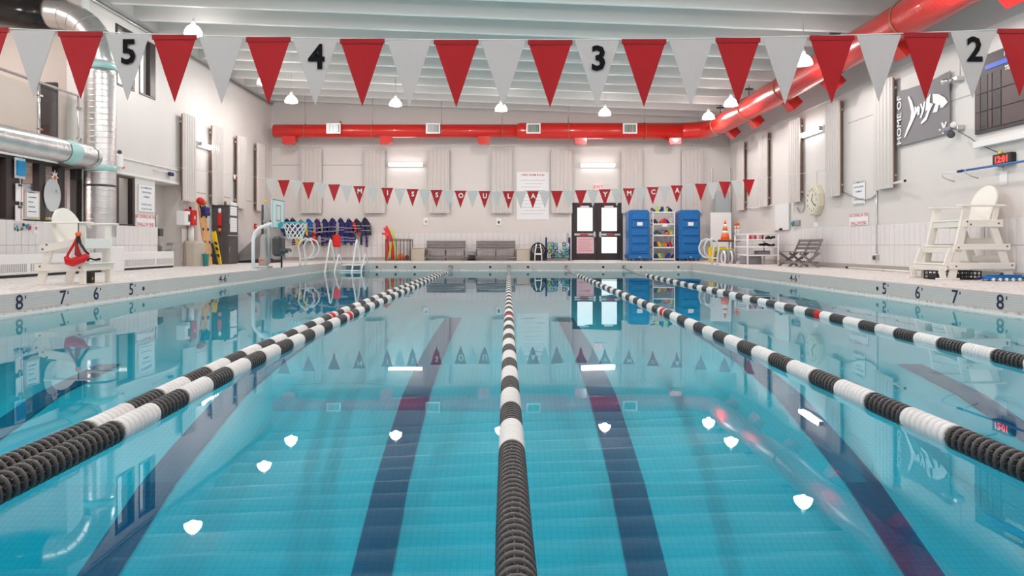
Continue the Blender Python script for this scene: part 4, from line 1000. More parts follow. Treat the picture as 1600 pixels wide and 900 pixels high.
# ================================================================== guard chairs
def bolt(t, p, axis='y', s=-1):
    d = Vector((0, .012*s, 0)) if axis == 'y' else Vector((.012*s, 0, 0)); p = Vector(p)
    B().cyl(p, p+d, .014, 8).build('bolt', BROWN, t)
def backboard(par, X0, z0, X1, z1, yc, wd, th=.03, m=CREAM, sx=1):
    """round-topped back board leaning from (X0,z0) to (X1,z1)"""
    P0, P1 = Vector((X0, yc, z0)), Vector((X1, yc, z1)); d = (P1-P0); L = d.length; d.normalize(); n = Vector((d.z, 0, -d.x))
    r = wd/2; out = [(-r*.92, 0), (r*.92, 0), (r, L-r*.95)]+[(r*math.cos(a), L-r*.95+r*.95*math.sin(a)) for a in [PI*k/12 for k in range(1, 12)]]+[(-r, L-r*.95)]
    v = [tuple(P0+Vector((0, u, 0))+d*w_+n*s_) for s_ in (-th/2, th/2) for u, w_ in out]; k = len(out)
    return B().add(v, [tuple(range(k))[::-1], tuple(range(k, 2*k))]+[(i, (i+1) % k, (i+1) % k+k, i+k) for i in range(k)]).build('backrest', m, par)
D = DZ
# tall chair on the right, facing the pool (-X)
t = thing('guard_chair', 'tall white lifeguard chair with steps near the right wall', 'guard chair', (7.85, 12.4, D))
ya, yb = 12.0, 12.82
for i, y in enumerate((ya, yb)):
    b = B().bar((7.34, y, D), (7.60, y, D+1.22), .045, .13, 0, (1, 0, 0), .008); b.build('front_leg', CREAM, t)
    B().bar((8.33, y, D), (8.00, y, D+.98), .045, .13, 0, (1, 0, 0), .008).build('rear_leg', CREAM, t)
    yy = y-.05 if i == 0 else y+.05
    B().rbox(7.55, 8.16, yy-.02, yy+.02, D+.88, D+1.0, .006).build('seat_rail', CREAM, t)
    B().rbox(7.36, 8.28, yy-.02, yy+.02, D+.50, D+.60, .006).build('middle_rail', CREAM, t)
    B().rbox(7.28, 8.36, yy-.02, yy+.02, D+.18, D+.29, .006).build('lower_rail', CREAM, t)
    b = B().rbox(7.46, 8.22, y-.07, y+.07, D+1.22, D+1.25, .01); b.build('armrest', CREAM, t)
    B().bar((8.05, y, D+.98), (8.10, y, D+1.22), .04, .07, 0, (1, 0, 0)).build('arm_post', CREAM, t)
    for x, z in ((7.56, .97), (7.62, .92), (8.08, .94), (7.42, .54), (8.22, .56), (7.38, .23), (8.30, .25)): bolt(t, (x, yy-.02, D+z))
for x, z, w_ in ((7.54, .95, .14), (7.36, .52, .14), (7.22, .22, .16)):
    B().rbox(x-.02, x+.02, ya-.05, yb+.05, D+z-.07, D+z+.03, .006).build('step_board', CREAM, t)
    B().rbox(x-.04, x+w_, ya-.02, yb+.02, D+z+.03, D+z+.055, .006).build('step_tread', CREAM, t)
for y in (ya-.02, yb+.02):
    B().bar((7.16, y, D+.20), (7.20, y, D+.03), .04, .09, 0, (1, 0, 0)).build('step_post', CREAM, t)
    B().bar((7.24, y, D+.24), (7.34, y, D+.52), .04, .09, 0, (1, 0, 0)).build('step_post', CREAM, t)
    B().rbox(7.08, 7.46, y-.03, y+.03, D, D+.035, .006).build('foot_plate', CREAM, t)
for k in range(4): B().rbox(7.60+k*.125, 7.715+k*.125, ya-.02, yb+.02, D+.955-.012*k, D+.98-.012*k, .006).build('seat_slat', CREAM, t)
B().rbox(8.10, 8.14, ya, yb, D+.60, D+.70, .006).build('rear_brace', CREAM, t); B().rbox(8.2, 8.24, ya, yb, D+.29, D+.40, .006).build('rear_brace', CREAM, t)
backboard(t, 8.04, D+.96, 8.24, D+1.60, 12.41, .64)
# low chair on the left, facing the pool (+X)
t = thing('guard_chair', 'low white lifeguard chair on the left deck holding a red bag', 'guard chair', (-6.55, 10.95, D))
ya, yb = 10.6, 11.28
for i, y in enumerate((ya, yb)):
    B().rbox(-6.34, -6.25, y-.025, y+.025, D, D+.90, .008).build('front_leg', CREAM, t)
    B().bar((-6.92, y, D), (-6.76, y, D+.60), .045, .12, 0, (1, 0, 0), .008).build('rear_leg', CREAM, t)
    yy = y-.045 if i == 0 else y+.045
    B().bar((-6.90, yy, D+.52), (-6.28, yy, D+.63), .04, .11, 0, (0, 0, 1), .006).build('seat_rail', CREAM, t)
    B().rbox(-6.96, -6.24, yy-.02, yy+.02, D+.20, D+.30, .006).build('lower_rail', CREAM, t)
    B().rbox(-6.84, -6.16, y-.07, y+.07, D+.895, D+.92, .01).build('armrest', CREAM, t)
    for x, z in ((-6.84, .52), (-6.78, .585), (-6.3, .62), (-6.88, .27), (-6.3, .25)): bolt(t, (x, yy-.02, D+z))
B().rbox(-6.30, -6.26, ya-.03, yb+.03, D+.53, D+.67, .006).build('front_board', CREAM, t)
B().rbox(-6.30, -6.26, ya-.03, yb+.03, D+.20, D+.30, .006).build('front_brace', CREAM, t)
B().rbox(-6.26, -6.18, ya-.03, yb+.03, D+.30, D+.32, .006).build('foot_tread', CREAM, t)
for k in range(4): B().bar((-6.74+k*.115, ya, D+.60+k*.018), (-6.74+k*.115, yb, D+.60+k*.018), .105, .022, 0, (0, 0, 1), .005).build('seat_slat', CREAM, t)
backboard(t, -6.66, D+.58, -6.80, D+1.14, 10.94, .70)
t.location.x += .05
# red rescue bag hanging from the arm
t = thing('rescue_bag', 'red hip pack with black straps hanging from the low guard chair', 'bag', (-6.28, 10.47, D+.9)); BAG = t
B().sphere((-6.285, 10.46, H+(CY-366)*10.47/F), .042, 12, 8).build('orange_knob', ORANGE, t)
zt = H+(CY-366)*10.47/F; zb = H+(CY-414)*10.47/F
B().sweep([(-6.285, 10.46, D+.9), (-6.285, 10.46, zt)], .008, 6).build('hook_cord', BLACK, t)
B().sweep([(-6.29, 10.455, zt-.02), (-6.33, 10.44, zt-.13), (-6.42, 10.44, zb+.16), (-6.45, 10.45, zb+.10)], .018, 8).build('strap', RED, t)
B().sweep([(-6.28, 10.45, zt-.02), (-6.30, 10.44, zt-.16), (-6.30, 10.43, zb+.14)], .020, 8).build('strap', BLACK, t)
B().sweep([(-6.275, 10.455, zt-.02), (-6.24, 10.44, zt-.14), (-6.17, 10.44, zb+.20), (-6.13, 10.45, zb+.15)], .018, 8).build('strap', BLACK, t)
pts = [(-6.46, 10.45, zb+.12), (-6.42, 10.44, zb+.05), (-6.35, 10.43, zb+.04), (-6.27, 10.42, zb+.07), (-6.20, 10.43, zb+.09), (-6.13, 10.45, zb+.15)]
B().sweep(pts, [.03, .055, .065, .06, .055, .03], 12).build('pouch', RED, t)
B().sweep([(-6.30, 10.43, zt-.12), (-6.27, 10.425, zb+.16), (-6.22, 10.42, zb+.10)], [.012, .04, .03], 10).build('pouch_flap', mat('dark_red_cloth', (.32, .01, .015), .7), t)
BAG.location.x += .06
t = thing('megaphone_box', 'black box on the deck under the low guard chair', 'box', (-6.35, 11.12, D))
B().rbox(-6.46, -6.36, 11.0, 11.12, D, D+.17, .01).build('body', BLACK, t); B().box(-6.36, -6.355, 11.04, 11.06, D+.05, D+.09).build('light', YELLOW, t)
t = thing('black_handset', 'black curved handset lying on the foot board of the low chair', 'handset', (-6.4, 11.2, D+.32))
B().sweep([(-6.54, 11.22, D+.34), (-6.50, 11.22, D+.375), (-6.42, 11.22, D+.35), (-6.34, 11.22, D+.365)], [.02, .014, .014, .02], 8).build('grip', BLACK, t)
# things under the tall chair
t = thing('black_crate', 'black slotted plastic crate under the tall guard chair', 'crate', (7.45, 12.1, D)); x0, x1, y0, y1 = 7.18, 7.92, 12.12, 12.5
b = B()
for z in (D+.005, D+.065, D+.13): b.box(x0, x1, y0, y0+.015, z, z+.018); b.box(x0, x1, y1-.015, y1, z, z+.018); b.box(x0, x0+.015, y0, y1, z, z+.018); b.box(x1-.015, x1, y0, y1, z, z+.018)
b.build('rim', BLACK, t)
b = B(); x = x0
while x < x1+.001: b.box(x-.008, x+.008, y0+.001, y0+.014, D, D+.14); b.box(x-.008, x+.008, y1-.014, y1-.001, D, D+.14); x += .0672
tag(b.build('upright', BLACK, t), kind='stuff'); B().box(x0, x1, y0, y1, D, D+.012).build('bottom', BLACK, t); B().rbox(x0+.04, x0+.45, y0+.03, y1-.03, D+.012, D+.10, .02).build('content', DGREY, t)
t = thing('pool_vacuum_head', 'flat blue pool vacuum head with white wheels right of the crate', 'pool cleaner', (8.05, 11.75, D))
c = Vector((8.02, 11.74, D)); b = B(); out = [(-.34, 0), (-.26, .10), (.22, .10), (.36, .03), (.36, -.03), (.22, -.10), (-.26, -.10)]
b.prism([(c.x+x, c.y+y*1.3) for x, y in out], D+.03, D+.075, 'XY'); b.prism([(c.x+x*.8, c.y+y) for x, y in out], D+.075, D+.10, 'XY'); b.build('shell', BLUE, t)
for k in range(6):
    for s_ in (-1, 1): x = c.x-.24+k*.105; B().lathe([(0, -.012), (.026, -.012), (.026, .012), (0, .012)], (x, c.y+s_*.135, D+.027), 'Y', 10).build('wheel', WHITEP, t)
B().sphere((c.x-.02, c.y, D+.10), .03, 10, 6).build('swivel', BLACK, t); B().cyl((c.x-.34, c.y, D+.05), (c.x-.44, c.y+.04, D+.03), .02, 8).build('hose_stub', NAVY, t)
t = thing('teal_net', 'teal net handle leaning behind the tall guard chair', 'net', (8.3, 12.9, D))
B().cyl((8.36, 13.15, D), (8.37, 12.95, D+.35), .02, 8).build('handle', TEAL, t); B().rbox(8.26, 8.40, 13.1, 13.2, D, D+.05, .01).build('foot', TEAL, t)
t = thing('floor_pole', 'long white pole lying on the deck along the right wall', 'pole', (8.30, 16, D))
B().cyl((8.36, 17.9, D+.03), (8.28, 12.95, D+.03), .022, 10).build('tube', CREAM, t)
for y in (17.9, 16.2): B().cyl((8.357, y, D+.03), (8.355, y-.10, D+.03), .030, 10).build('joint', BLACK, t)

# ================================================================== benches
def make_bench():
    t = thing('slatted_bench', 'x', 'bench', (0, 0, 0), 0, 'grey folding slatted benches')
    W = .74
    for k, z in enumerate((.46, .56, .66)): B().rbox(-W, W, .25+.035*k, .275+.035*k, z, z+.078, .008).build('back_slat', BENCH, t, False)
    for k in range(4): B().rbox(-W, W, -.25+k*.115, -.15+k*.115, .385, .41, .008).build('seat_slat', BENCH, t, False)
    for x in (-W+.03, 0, W-.03):
        B().bar((x, -.26, 0), (x, .28, .38), .04, .06, 0, (0, 0, 1), .006).build('leg', BENCH, t, False)
        B().bar((x, .27, 0), (x, -.24, .37), .04, .06, 0, (0, 0, 1), .006).build('leg', BENCH, t, False)
        B().bar((x, .10, .20), (x, .345, .74), .045, .045, 0, (0, 1, 0), .006).build('back_post', BENCH, t, False)
    for y in (-.24, .24): B().rbox(-W, W, y-.02, y+.02, .10, .15, .006).build('stretcher', BENCH, t, False)
    return t
bn = make_bench(); bn.location = ((696-CX)*27.1/F, 27.1, D); bn['label'] = 'left one of the two grey slatted benches at the back wall'
copy_tree(bn, ((774.5-CX)*27.1/F, 27.1, D), 0, 'right one of the two grey slatted benches at the back wall')
copy_tree(bn, (7.80, 19.5, D), -PI/2, 'grey slatted bench below the round clock on the right')

# ================================================================== back wall row
def box_bin(lab, x0, x1, y0):
    a, c = (x0-CX)*27.0/F, (x1-CX)*27.0/F; z = H+(CY-y0)*27/F
    t = thing('storage_box', lab, 'box', ((a+c)/2, 27.25, D))
    B().rbox(a, c, 27.0, 27.55, D, z-.035, .012).build('body', BEIGE, t); B().rbox(a-.015, c+.015, 26.98, 27.57, z-.035, z, .01).build('lid', mat('pale_beige_lid', (.66, .61, .54), .5), t)
box_bin('beige storage box left of the left bench', 642, 663.5, 387)
box_bin('beige storage box right of the right bench', 807, 828.5, 388)
a = (737.5-CX)*27.2/F; t = thing('small_bin', 'small grey and black bin between the two benches', 'bin', (a, 27.25, D))
B().rbox(a-.14, a+.12, 27.1, 27.4, D, D+.20, .01).build('dark_base', DARK, t); B().rbox(a-.15, a+.13, 27.09, 27.41, D+.20, D+.36, .015).build('grey_top', GREYC, t)
B().rbox(a-.20, a+.20, 27.1, 27.35, D, D+.06, .01).build('tray', DARK, t)
# dome-topped black pack with white straps
a = (841-CX)*26.9/F; t = thing('domed_pack', 'black dome topped pack with white straps beside the ring cart', 'pack', (a, 27.0, D))
out = [(-.27, 0), (.27, 0), (.27, .38)]+[(.27*math.cos(k*PI/10), .38+.30*math.sin(k*PI/10)) for k in range(1, 10)]+[(-.27, .38)]
B().prism([(a+x, D+z) for x, z in out], 26.85, 27.25, 'XZ').build('body', BLACK, t)
for f in (.72, .86): B().sweep([(a+x*f, 26.84, D+z*f) for x, z in out[2:]], .008, 6).build('piping', STEEL, t)
for s_ in (-1, 1): B().sweep([(a+s_*.13, 26.83, D), (a+s_*.12, 26.83, D+.3), (a+s_*.07, 26.83, D+.62)], .022, 8).build('strap', WHITEP, t)
B().rbox(a-.12, a+.12, 26.81, 26.84, D+.22, D+.28, .005).build('cross_strap', WHITEP, t)
# mesh cart full of foam rings
x0, x1 = (854-CX)*26.8/F, (890.5-CX)*26.8/F; zt = H+(CY-371)*26.8/F
t = thing('ring_cart', 'wire mesh cart with navy posts full of foam rings', 'cart', ((x0+x1)/2, 27.0, D))
for x in (x0, x1):
    for y in (26.8, 27.3): B().cyl((x, y, D+.08), (x, y, zt+(.0 if y < 27 else .0)), .022, 8).build('post', NAVY, t); B().sphere((x, y, D+.04), .035, 8, 6).build('caster', DGREY, t)
b = B()
for k in range(9):
    z = D+.10+k*.07; b.cyl((x0, 26.8, z), (x1, 26.8, z), .004, 4); b.cyl((x0, 27.3, z), (x1, 27.3, z), .004, 4)
for k in range(13): x = x0+(x1-x0)*k/12; b.cyl((x, 26.8, D+.1), (x, 26.8, D+.68), .004, 4)
tag(b.build('wire_mesh', STEEL, t), kind='stuff'); B().box(x0, x1, 26.8, 27.3, D+.08, D+.10).build('tray', DGREY, t)
rc = [mat('aqua_foam', (.10, .55, .45), .7), BLUE, WHITEP, NAVY, mat('aqua_foam', (.10, .55, .45), .7), mat('dark_teal_foam', (.01, .16, .20), .7), LIME]
rm = [B().sweep([Vector((.065*math.cos(2*PI*k/12), 0, .065*math.sin(2*PI*k/12))) for k in range(12)], .027, 7, closed=True).mesh('foam_ring', m) for m in rc]
for i in range(30):
    r_, c_ = divmod(i, 6); x = x0+.09+c_*(x1-x0-.18)/5+random.uniform(-.03, .03); z = D+.17+r_*.105+random.uniform(-.02, .02)
    o = inst(rm[random.choice((0, 0, 0, 1, 1, 2, 2, 3, 3, 4, 5, 6))], 'foam_ring', None, (x, 26.88+.07*(i % 3), z), (random.uniform(-.6, .6), random.uniform(-.8, .8), random.uniform(-.7, .7)))
    nm_ = ['aqua', 'blue', 'white', 'navy', 'pale aqua', 'dark teal', 'lime'][rm.index(o.data)]
    tag(o, '%s foam ring in the wire cart, %s row, %s place' % (nm_, ['bottom', 'second', 'middle', 'fourth', 'top'][r_], ['first', 'second', 'third', 'fourth', 'fifth', 'last'][c_]), 'ring', 'foam rings in the wire cart')
# noodle bin
x0, x1 = (603-CX)*26.9/F, (642-CX)*26.9/F; zt = H+(CY-374)*26.9/F
t = thing('noodle_rack', 'grey wire rack holding pool noodles and balls', 'rack', ((x0+x1)/2, 27.05, D))
for x in (x0, x0+.40, x0+.55, x0+.68, x0+.80, x1-.05, x1):
    B().cyl((x, 26.82, D), (x, 26.82, zt), .014, 6).build('upright', DGREY, t)
for y in (26.82, 27.35):
    for z in (D+.03, zt-.05, zt): B().cyl((x0, y, z), (x1, y, z), .012, 6).build('rail', DGREY, t)
for x in (x0, x1): B().cyl((x, 27.35, D), (x, 27.35, zt), .014, 6).build('upright', DGREY, t)
nd = [(CORAL, 'coral red', [(604, 405), (604, 385), (604, 372), (603, 362), (600, 356)]), (CORAL, 'coral red', [(612, 405), (612.5, 390), (610, 374), (606, 362), (603, 355)]),
      (CORAL, 'coral red', [(607.5, 405), (607, 385), (606, 370), (602, 366), (597, 365)]), (LIME, 'lime green', [(618, 405), (618.5, 390), (617, 374), (614, 364), (609, 357)]),
      (LIME, 'lime green', [(606, 405), (609, 393), (611, 383), (611, 378)]), (CORAL, 'coral red', [(615, 405), (614.5, 388), (612, 372), (607, 359), (603.5, 353)])]
nl = ['straight coral pool noodle at the left of the wire rack', 'coral pool noodle curving in the middle of the wire rack', 'coral pool noodle bending far out to the left', 'long lime green pool noodle arching over the rack', 'short lime green pool noodle standing low in the rack', 'tallest coral pool noodle with its tip highest']
for i, (m, c_, pl) in enumerate(nd):
    pts = [px(x, y, 27.0+.06*(i % 3)-.05*(i // 3)) for x, y in pl]; pts[0].z = D+.02
    tag(B().sweep(pts, .036, 9).build('pool_noodle', m), nl[i], 'noodle', 'pool noodles in the wire rack')
q = px(625.5, 0, 27.0); tag(B().sphere((q.x, 27.05, D+.15), .125, 16, 10).build('ball', ORANGE), 'orange ball in the wire rack right of the noodles', 'ball')
q = px(635.5, 0, 27.0); tag(B().sphere((q.x, 27.05, D+.13), .085, 14, 10).build('ball', mat('dark_red_ball', (.35, .03, .02), .5)), 'small dark red ball at the right end of the wire rack', 'ball')

# blue locker towers
def tower(lab, x0, x1, Y):
    a, c = (x0-CX)*Y/F, (x1-CX)*Y/F; zt = H+(CY-328)*Y/F; zb = D+.10
    t = thing('storage_tower', lab, 'storage tower', ((a+c)/2, Y+.4, D), 0, 'blue plastic storage towers')
    B().rbox(a, c, Y+.02, Y+.80, zb, zt, .07).build('body', BLUE, t)
    B().rbox(a-.03, c+.03, Y-.02, Y+.83, zb-.02, zb+.16, .03).build('base', BLUE, t)
    B().rbox(a+.03, c-.03, Y-.015, Y+.03, zb+.17, zt-.04, .03).build('door', BLUE, t)
    n = 5; hh = (zt-.10-(zb+.22))/n
    for k in range(n):
        z = zb+.22+k*hh; B().rbox(a+.09, c-.09, Y-.055, Y-.01, z+.03, z+hh-.02, .035).build('door_bulge', BLUE, t)
    for k in range(11): B().rbox(a-.012, a+.01, Y+.12, Y+.74, zb+.2+k*.135, zb+.29+k*.135, .01).build('side_rib', BLUE, t)
    zl = zb+.22+3*hh+.10; B().rbox((a+c)/2-.10, (a+c)/2+.10, Y-.062, Y-.054, zl, zl+.13, .003).build('paper_label', PAPER, t)
    B().rbox((a+c)/2-.02, (a+c)/2+.04, Y-.04, Y-.02, zb+.03, zb+.06, .004).build('latch', WHITEP, t)
    for x in (a+.08, (a+c)/2, c-.08):
        for y in (Y+.06, Y+.72): B().lathe([(0, -.02), (.05, -.02), (.05, .02), (0, .02)], (x, y, D+.05), 'X', 12).build('caster', DGREY, t)
tower('blue plastic storage tower just right of the glass doors', 983, 1015.5, 26.35)
tower('blue plastic storage tower right of the white wire shelf', 1062.5, 1095, 26.35)
# white shelf with swim gear
x0, x1 = (1019.5-CX)*26.6/F, (1054.5-CX)*26.6/F; Ys = 26.6
t = thing('gear_shelf', 'white five level shelf unit between the blue towers', 'shelf', ((x0+x1)/2, Ys+.2, D))
for x in (x0+.015, x1-.015):
    for y in (Ys, Ys+.42): B().rbox(x-.02, x+.02, y-.02, y+.02, D, H+(CY-331)*Ys/F, .004).build('post', WHITEP, t)
sz = [H+(CY-y)*Ys/F for y in (404.5, 386.5, 367.5, 350, 331.5)]
for z in sz: B().rbox(x0, x1, Ys-.03, Ys+.45, z-.03, z+.015, .006).build('shelf_board', WHITEP, t)
B().box(x0+.35, x0+.55, Ys-.035, Ys-.031, sz[3]-.10, sz[3]-.02).build('paper_label', PAPER, t)
gear = {'flip': [NAVY, BLUE, GREYC, mat('aqua_foam', (.1, .5, .4), .7), DGREY], 0: None}
cols = [[NAVY, BLUE, LIME, GREYC, NAVY, BLUE, NAVY], [NAVY, DGREY, YELLOW, LIME, ORANGE, NAVY, RED], [BLUE, LIME, DGREY, GREYC, ORANGE, NAVY, LIME], [NAVY, DGREY, RED, GREYC, RED, NAVY, BEIGE], [DGREY, LIME, NAVY, BLUE, LIME, DGREY, NAVY]]
fm = {}
def finmesh(m):
    if m.name not in fm:
        b = B(); b.prism([(-.05, 0), (.05, 0), (.075, .16), (.05, .20), (-.05, .20), (-.075, .16)], -.012, .012, 'XZ'); b.sphere((0, 0, -.01), .055, 10, 6, 0, (.9, .8, .8)); fm[m.name] = b.mesh('swim_fin', m)
    return fm[m.name]
lv = ['bottom', 'second lowest', 'middle', 'upper', 'top']
for r_ in range(5):
    for k in range(7):
        o = inst(finmesh(cols[r_][k]), 'swim_fin', None, (x0+.10+k*(x1-x0-.2)/6, Ys+.12+.05*(k % 2), sz[r_]+.075), (random.uniform(-.5, .3), random.uniform(-1.1, 1.1), random.uniform(-.5, .5)))
        o.scale = (.8, .8, .8); o.location.z -= .015
        tag(o, '%s swim fin on the %s shelf of the white unit, %s from left' % (cols[r_][k].name.split('_')[0], lv[r_], ['first', 'second', 'third', 'fourth', 'fifth', 'sixth', 'seventh'][k]), 'swim fin', 'swim gear on the %s shelf board' % lv[r_])
# things at the far right corner
q0, q1 = px(1110, 332, 26.6), px(1143, 332, 26.6)
tag(B().rbox(q0.x, q1.x, 26.6, 26.63, D+.2, q0.z, .006).build('leaning_board', WHITEP), 'plain white panel standing behind the traffic cone', 'panel')
for x in (1110, 1122, 1133):
    q = px(x, 300, 27.2); 
b = B(); 
for x, w_ in ((1113, .05), (1141, .05)): q = px(x, 300, 27.3); b.rbox(q.x-.03, q.x+.03, 27.3, 27.36, D, q.z+.9, .01)
q0, q1 = px(1118, 370, 27.3), px(1139, 300, 27.3)
t = thing('glass_frame_rack', 'grey metal frame leaning behind the white panel', 'frame', (q0.x, 27.3, D))
b.build('upright', STEEL, t); B().box(q0.x, q1.x, 27.32, 27.34, 1.5, 2.85).build('grey_sheet', mat('grey_green_sheet', (.45, .50, .52), .3), t)
# utility cart with cone and jugs
cx0, cx1, cy0, cy1 = (1120-CX)*24.6/F, (1150-CX)*24.6/F, 24.6, 25.3; zs = H+(CY-375.5)*24.6/F
t = thing('utility_cart', 'dark topped utility cart with yellow bins under the traffic cone', 'cart', ((cx0+cx1)/2, 25, D))
B().rbox(cx0, cx1+.15, cy0, cy1, zs-.05, zs, .01).build('top_tray', DGREY, t); B().rbox(cx0, cx1, cy0, cy1, D+.08, D+.12, .01).build('bottom_tray', DGREY, t)
for x in (cx0+.03, cx1-.03):
    for y in (cy0+.03, cy1-.03): B().cyl((x, y, D), (x, y, zs-.05), .018, 8).build('post', STEEL, t)
tag(B().rbox(cx0+.06, cx0+.38, cy0+.1, cy1-.1, D+.12, D+.52, .03).build('yellow_bin', YELLOW), 'yellow plastic bin on the lower tray of the utility cart', 'bin')
tag(B().rbox(cx0-.22, cx0-.04, cy0+.1, cy0+.35, D, D+.52, .03).build('yellow_float', YELLOW), 'yellow upright float left of the utility cart', 'float')
def cone(x, y0, y1, Y, base, r0, lab, body=ORANGE):
    q = px(x, y1, Y); h = px(x, y0, Y).z-base
    t = thing('traffic_cone', lab, 'traffic cone', (q.x, Y, base))
    for k, (f0, f1, m) in enumerate(((.04, .34, ORANGE), (.34, .48, WHITEP), (.48, .66, ORANGE), (.66, .80, WHITEP), (.80, 1.0, ORANGE))):
        R = lambda f: r0*(1-f)+.02
        B().lathe([(R(f0), base+h*f0), (R(f1), base+h*f1)]+([(0, base+h)] if f1 == 1 else []), (q.x, Y, 0), seg=18).build('cone_band', m, t)
    B().rbox(q.x-r0*1.35, q.x+r0*1.35, Y-r0*1.35, Y+r0*1.35, base, base+h*.05, .01).build('base', ORANGE, t)
cone(1133, 344, 375, 24.8, zs, .14, 'orange and white traffic cone standing on the utility cart')
for i, x in enumerate((1149.2, 1153.6)): 
    q = px(x, 360, 24.9); t = thing('white_jug', 'white jug with orange cap, %s of the pair beside the cone' % ('left one' if i == 0 else 'right one'), 'jug', (q.x, 24.9+.0*i, zs))
    B().lathe([(0, zs), (.045, zs), (.045, zs+.42), (.03, zs+.48), (0, zs+.48)], (q.x, 24.9, 0), seg=14).build('bottle', WHITEP, t)
    B().lathe([(0, zs+.52), (.045, zs+.52), (.04, zs+.62), (0, zs+.62)], (q.x, 24.9, 0), seg=12).build('cap', ORANGE, t); B().lathe([(.047, zs+.40), (.047, zs+.44)], (q.x, 24.9, 0), seg=14).build('red_band', ORANGE, t)
    B().cyl((q.x, 24.9, zs+.48), (q.x, 24.9, zs+.52), .02, 10).build('neck', WHITEP, t)
# white pipe rack
rx0, rx1, ry0, ry1 = 7.20, 8.12, 21.8, 23.0
t = thing('pipe_rack', 'white plastic pipe rack with three levels at the right wall', 'rack', (7.66, 22.4, D))
zt, zu, zm, zl = [H+(CY-y)*21.8/F for y in (366, 375, 386, 399)]
for x in (rx0, rx1):
    for y in (ry0, ry1): B().cyl((x, y, D), (x, y, zt if x == rx1 or y == ry0 else zt), .028, 10).build('post', WHITEP, t)
for z in (zt, zu, zm, zl):
    for y in (ry0, ry1): B().cyl((rx0, y, z), (rx1, y, z), .024, 8).build('rail', WHITEP, t)
    for x in (rx0, rx1): B().cyl((x, ry0, z), (x, ry1, z), .024, 8).build('rail', WHITEP, t)
for z in (zu, zm, zl): B().box(rx0, rx1, ry0, ry1, z-.006, z+.006).build('shelf_mesh', mat('white_net', (.7, .69, .68), .7), t)
for k in range(6):
    q = Vector((rx0+.12+.075*k, ry0+.12, zu)); m = [RED, mat('pink_plastic', (.75, .35, .38), .5), RED, WHITEP, mat('pink_plastic', (.75, .35, .38), .5), mat('maroon_plastic', (.3, .02, .04), .5)][k]
    tag(B().lathe([(0, .006), (.032, .006), (.032, .13), (.015, .15), (.015, .17), (0, .17)], tuple(q), seg=12).build('spray_bottle', m), '%s bottle in the row on the upper shelf of the pipe rack' % ['leftmost red', 'second pink', 'third red', 'white', 'fifth pink', 'rightmost maroon'][k], 'bottle', 'bottles on the pipe rack')
for k, (x, y, z) in enumerate(((rx0+.70, ry0+.2, zu), (rx0+.6, ry0+.3, zm), (rx0+.85, ry0+.5, zm))):
    b = B()
    for j in range(7): b.sphere((x+random.uniform(-.12, .12), y+random.uniform(-.08, .08), z+.035+random.uniform(0, .07)), random.uniform(.035, .06), 9, 6, 0, (1.3, 1, .7))
    tag(b.build('black_glove_pile', BLACK), ['heap of black rubber gear on the upper pipe rack shelf', 'heap of black rubber gear on the middle pipe rack shelf, left', 'heap of black rubber gear on the middle pipe rack shelf, right'][k], 'gear', kind='stuff')
tag(B().rbox(rx0+.45, rx0+.8, ry0+.3, ry0+.8, zl+.008, zl+.14, .03).build('grey_pad', GREYC), 'grey foam pad on the lowest pipe rack shelf', 'pad')
t = thing('hose_coil', 'coiled white hose on the deck under the pipe rack', 'hose', (7.5, 22.3, D))
for k in range(5): B().sweep([Vector((7.45+.30*math.cos(2*PI*j/20), 22.3+.30*math.sin(2*PI*j/20), D+.035+.05*k)) for j in range(20)], .028, 8, closed=True).build('hose_loop', GREYC, t)
t = thing('hose_roll', 'grey ribbed hose rolled upright left of the pipe rack', 'hose', (6.95, 22.9, D))
for k in range(4): B().sweep([Vector((6.80+.11*k, 22.9+.19*math.cos(2*PI*j/16), D+.19+.19*math.sin(2*PI*j/16))) for j in range(16)], .035, 8, closed=True).build('hose_loop', [WHITEP, GREYC][k % 2], t)
for i, (m, z, c_) in enumerate(((mat('aqua_foam', (.1, .5, .4), .7), .42, 'aqua'), (YELLOW, .46, 'yellow'), (BEIGE, .38, 'beige'))):
    q = px(1133, 390, 23.6); tag(B().rbox(q.x-.30+.05*i, q.x+.28+.05*i, 23.45, 23.85, D+z-.04, D+z-.005, .01).build('kickboard', m), 'flat %s kickboard in the stack left of the pipe rack' % c_, 'kickboard')
tag(B().rbox(q.x-.2, q.x+.3, 23.5, 23.8, D, D+.335, .02).build('low_stool', STEEL), 'low grey stool under the kickboard stack', 'stool')

# ================================================================== right wall items
def RW(x, y, X=XR): return Vector((X, X*F/(x-CX), pz(x, y, X)))
X = XR-.03; q0, q1 = RW(1211.5, 320, X), RW(1233.5, 359, X); z1, z0 = RW(1233.5, 317, X).z, q1.z
t = thing('whiteboard', 'white marker board on the right wall above the pipe rack', 'whiteboard', (X, (q0.y+q1.y)/2, z0))
B().box(X-.01, X+.02, q1.y, q0.y, z0, z1).build('panel', WHITEP, t); B().box(X-.035, X+.02, q1.y, q0.y, z0-.02, z0).build('tray', STEEL, t)
B().box(X-.02, X+.02, q1.y-.015, q1.y, z0-.02, z1+.01).build('frame_edge', STEEL, t)
q = RW(1220.5, 358, X-.03); tag(B().lathe([(0, 0), (.07, 0), (.06, .04), (.02, .07), (0, .07)], (X-.03+.0, q.y, z0), seg=14).build('black_eraser', BLACK), 'black round eraser on the tray of the white marker board', 'eraser')
q = RW(1271, 313, XR-.12); t = thing('wall_clock', 'large cream octagonal wall clock with numerals', 'clock', tuple(q)); R_ = .44
b = B(); o8 = [(math.cos(PI/8+k*PI/4), math.sin(PI/8+k*PI/4)) for k in range(8)]; M = MR(XR-.005, q.y, q.z)
CRM = mat('cream_clock_case', (.72, .67, .52), .45)
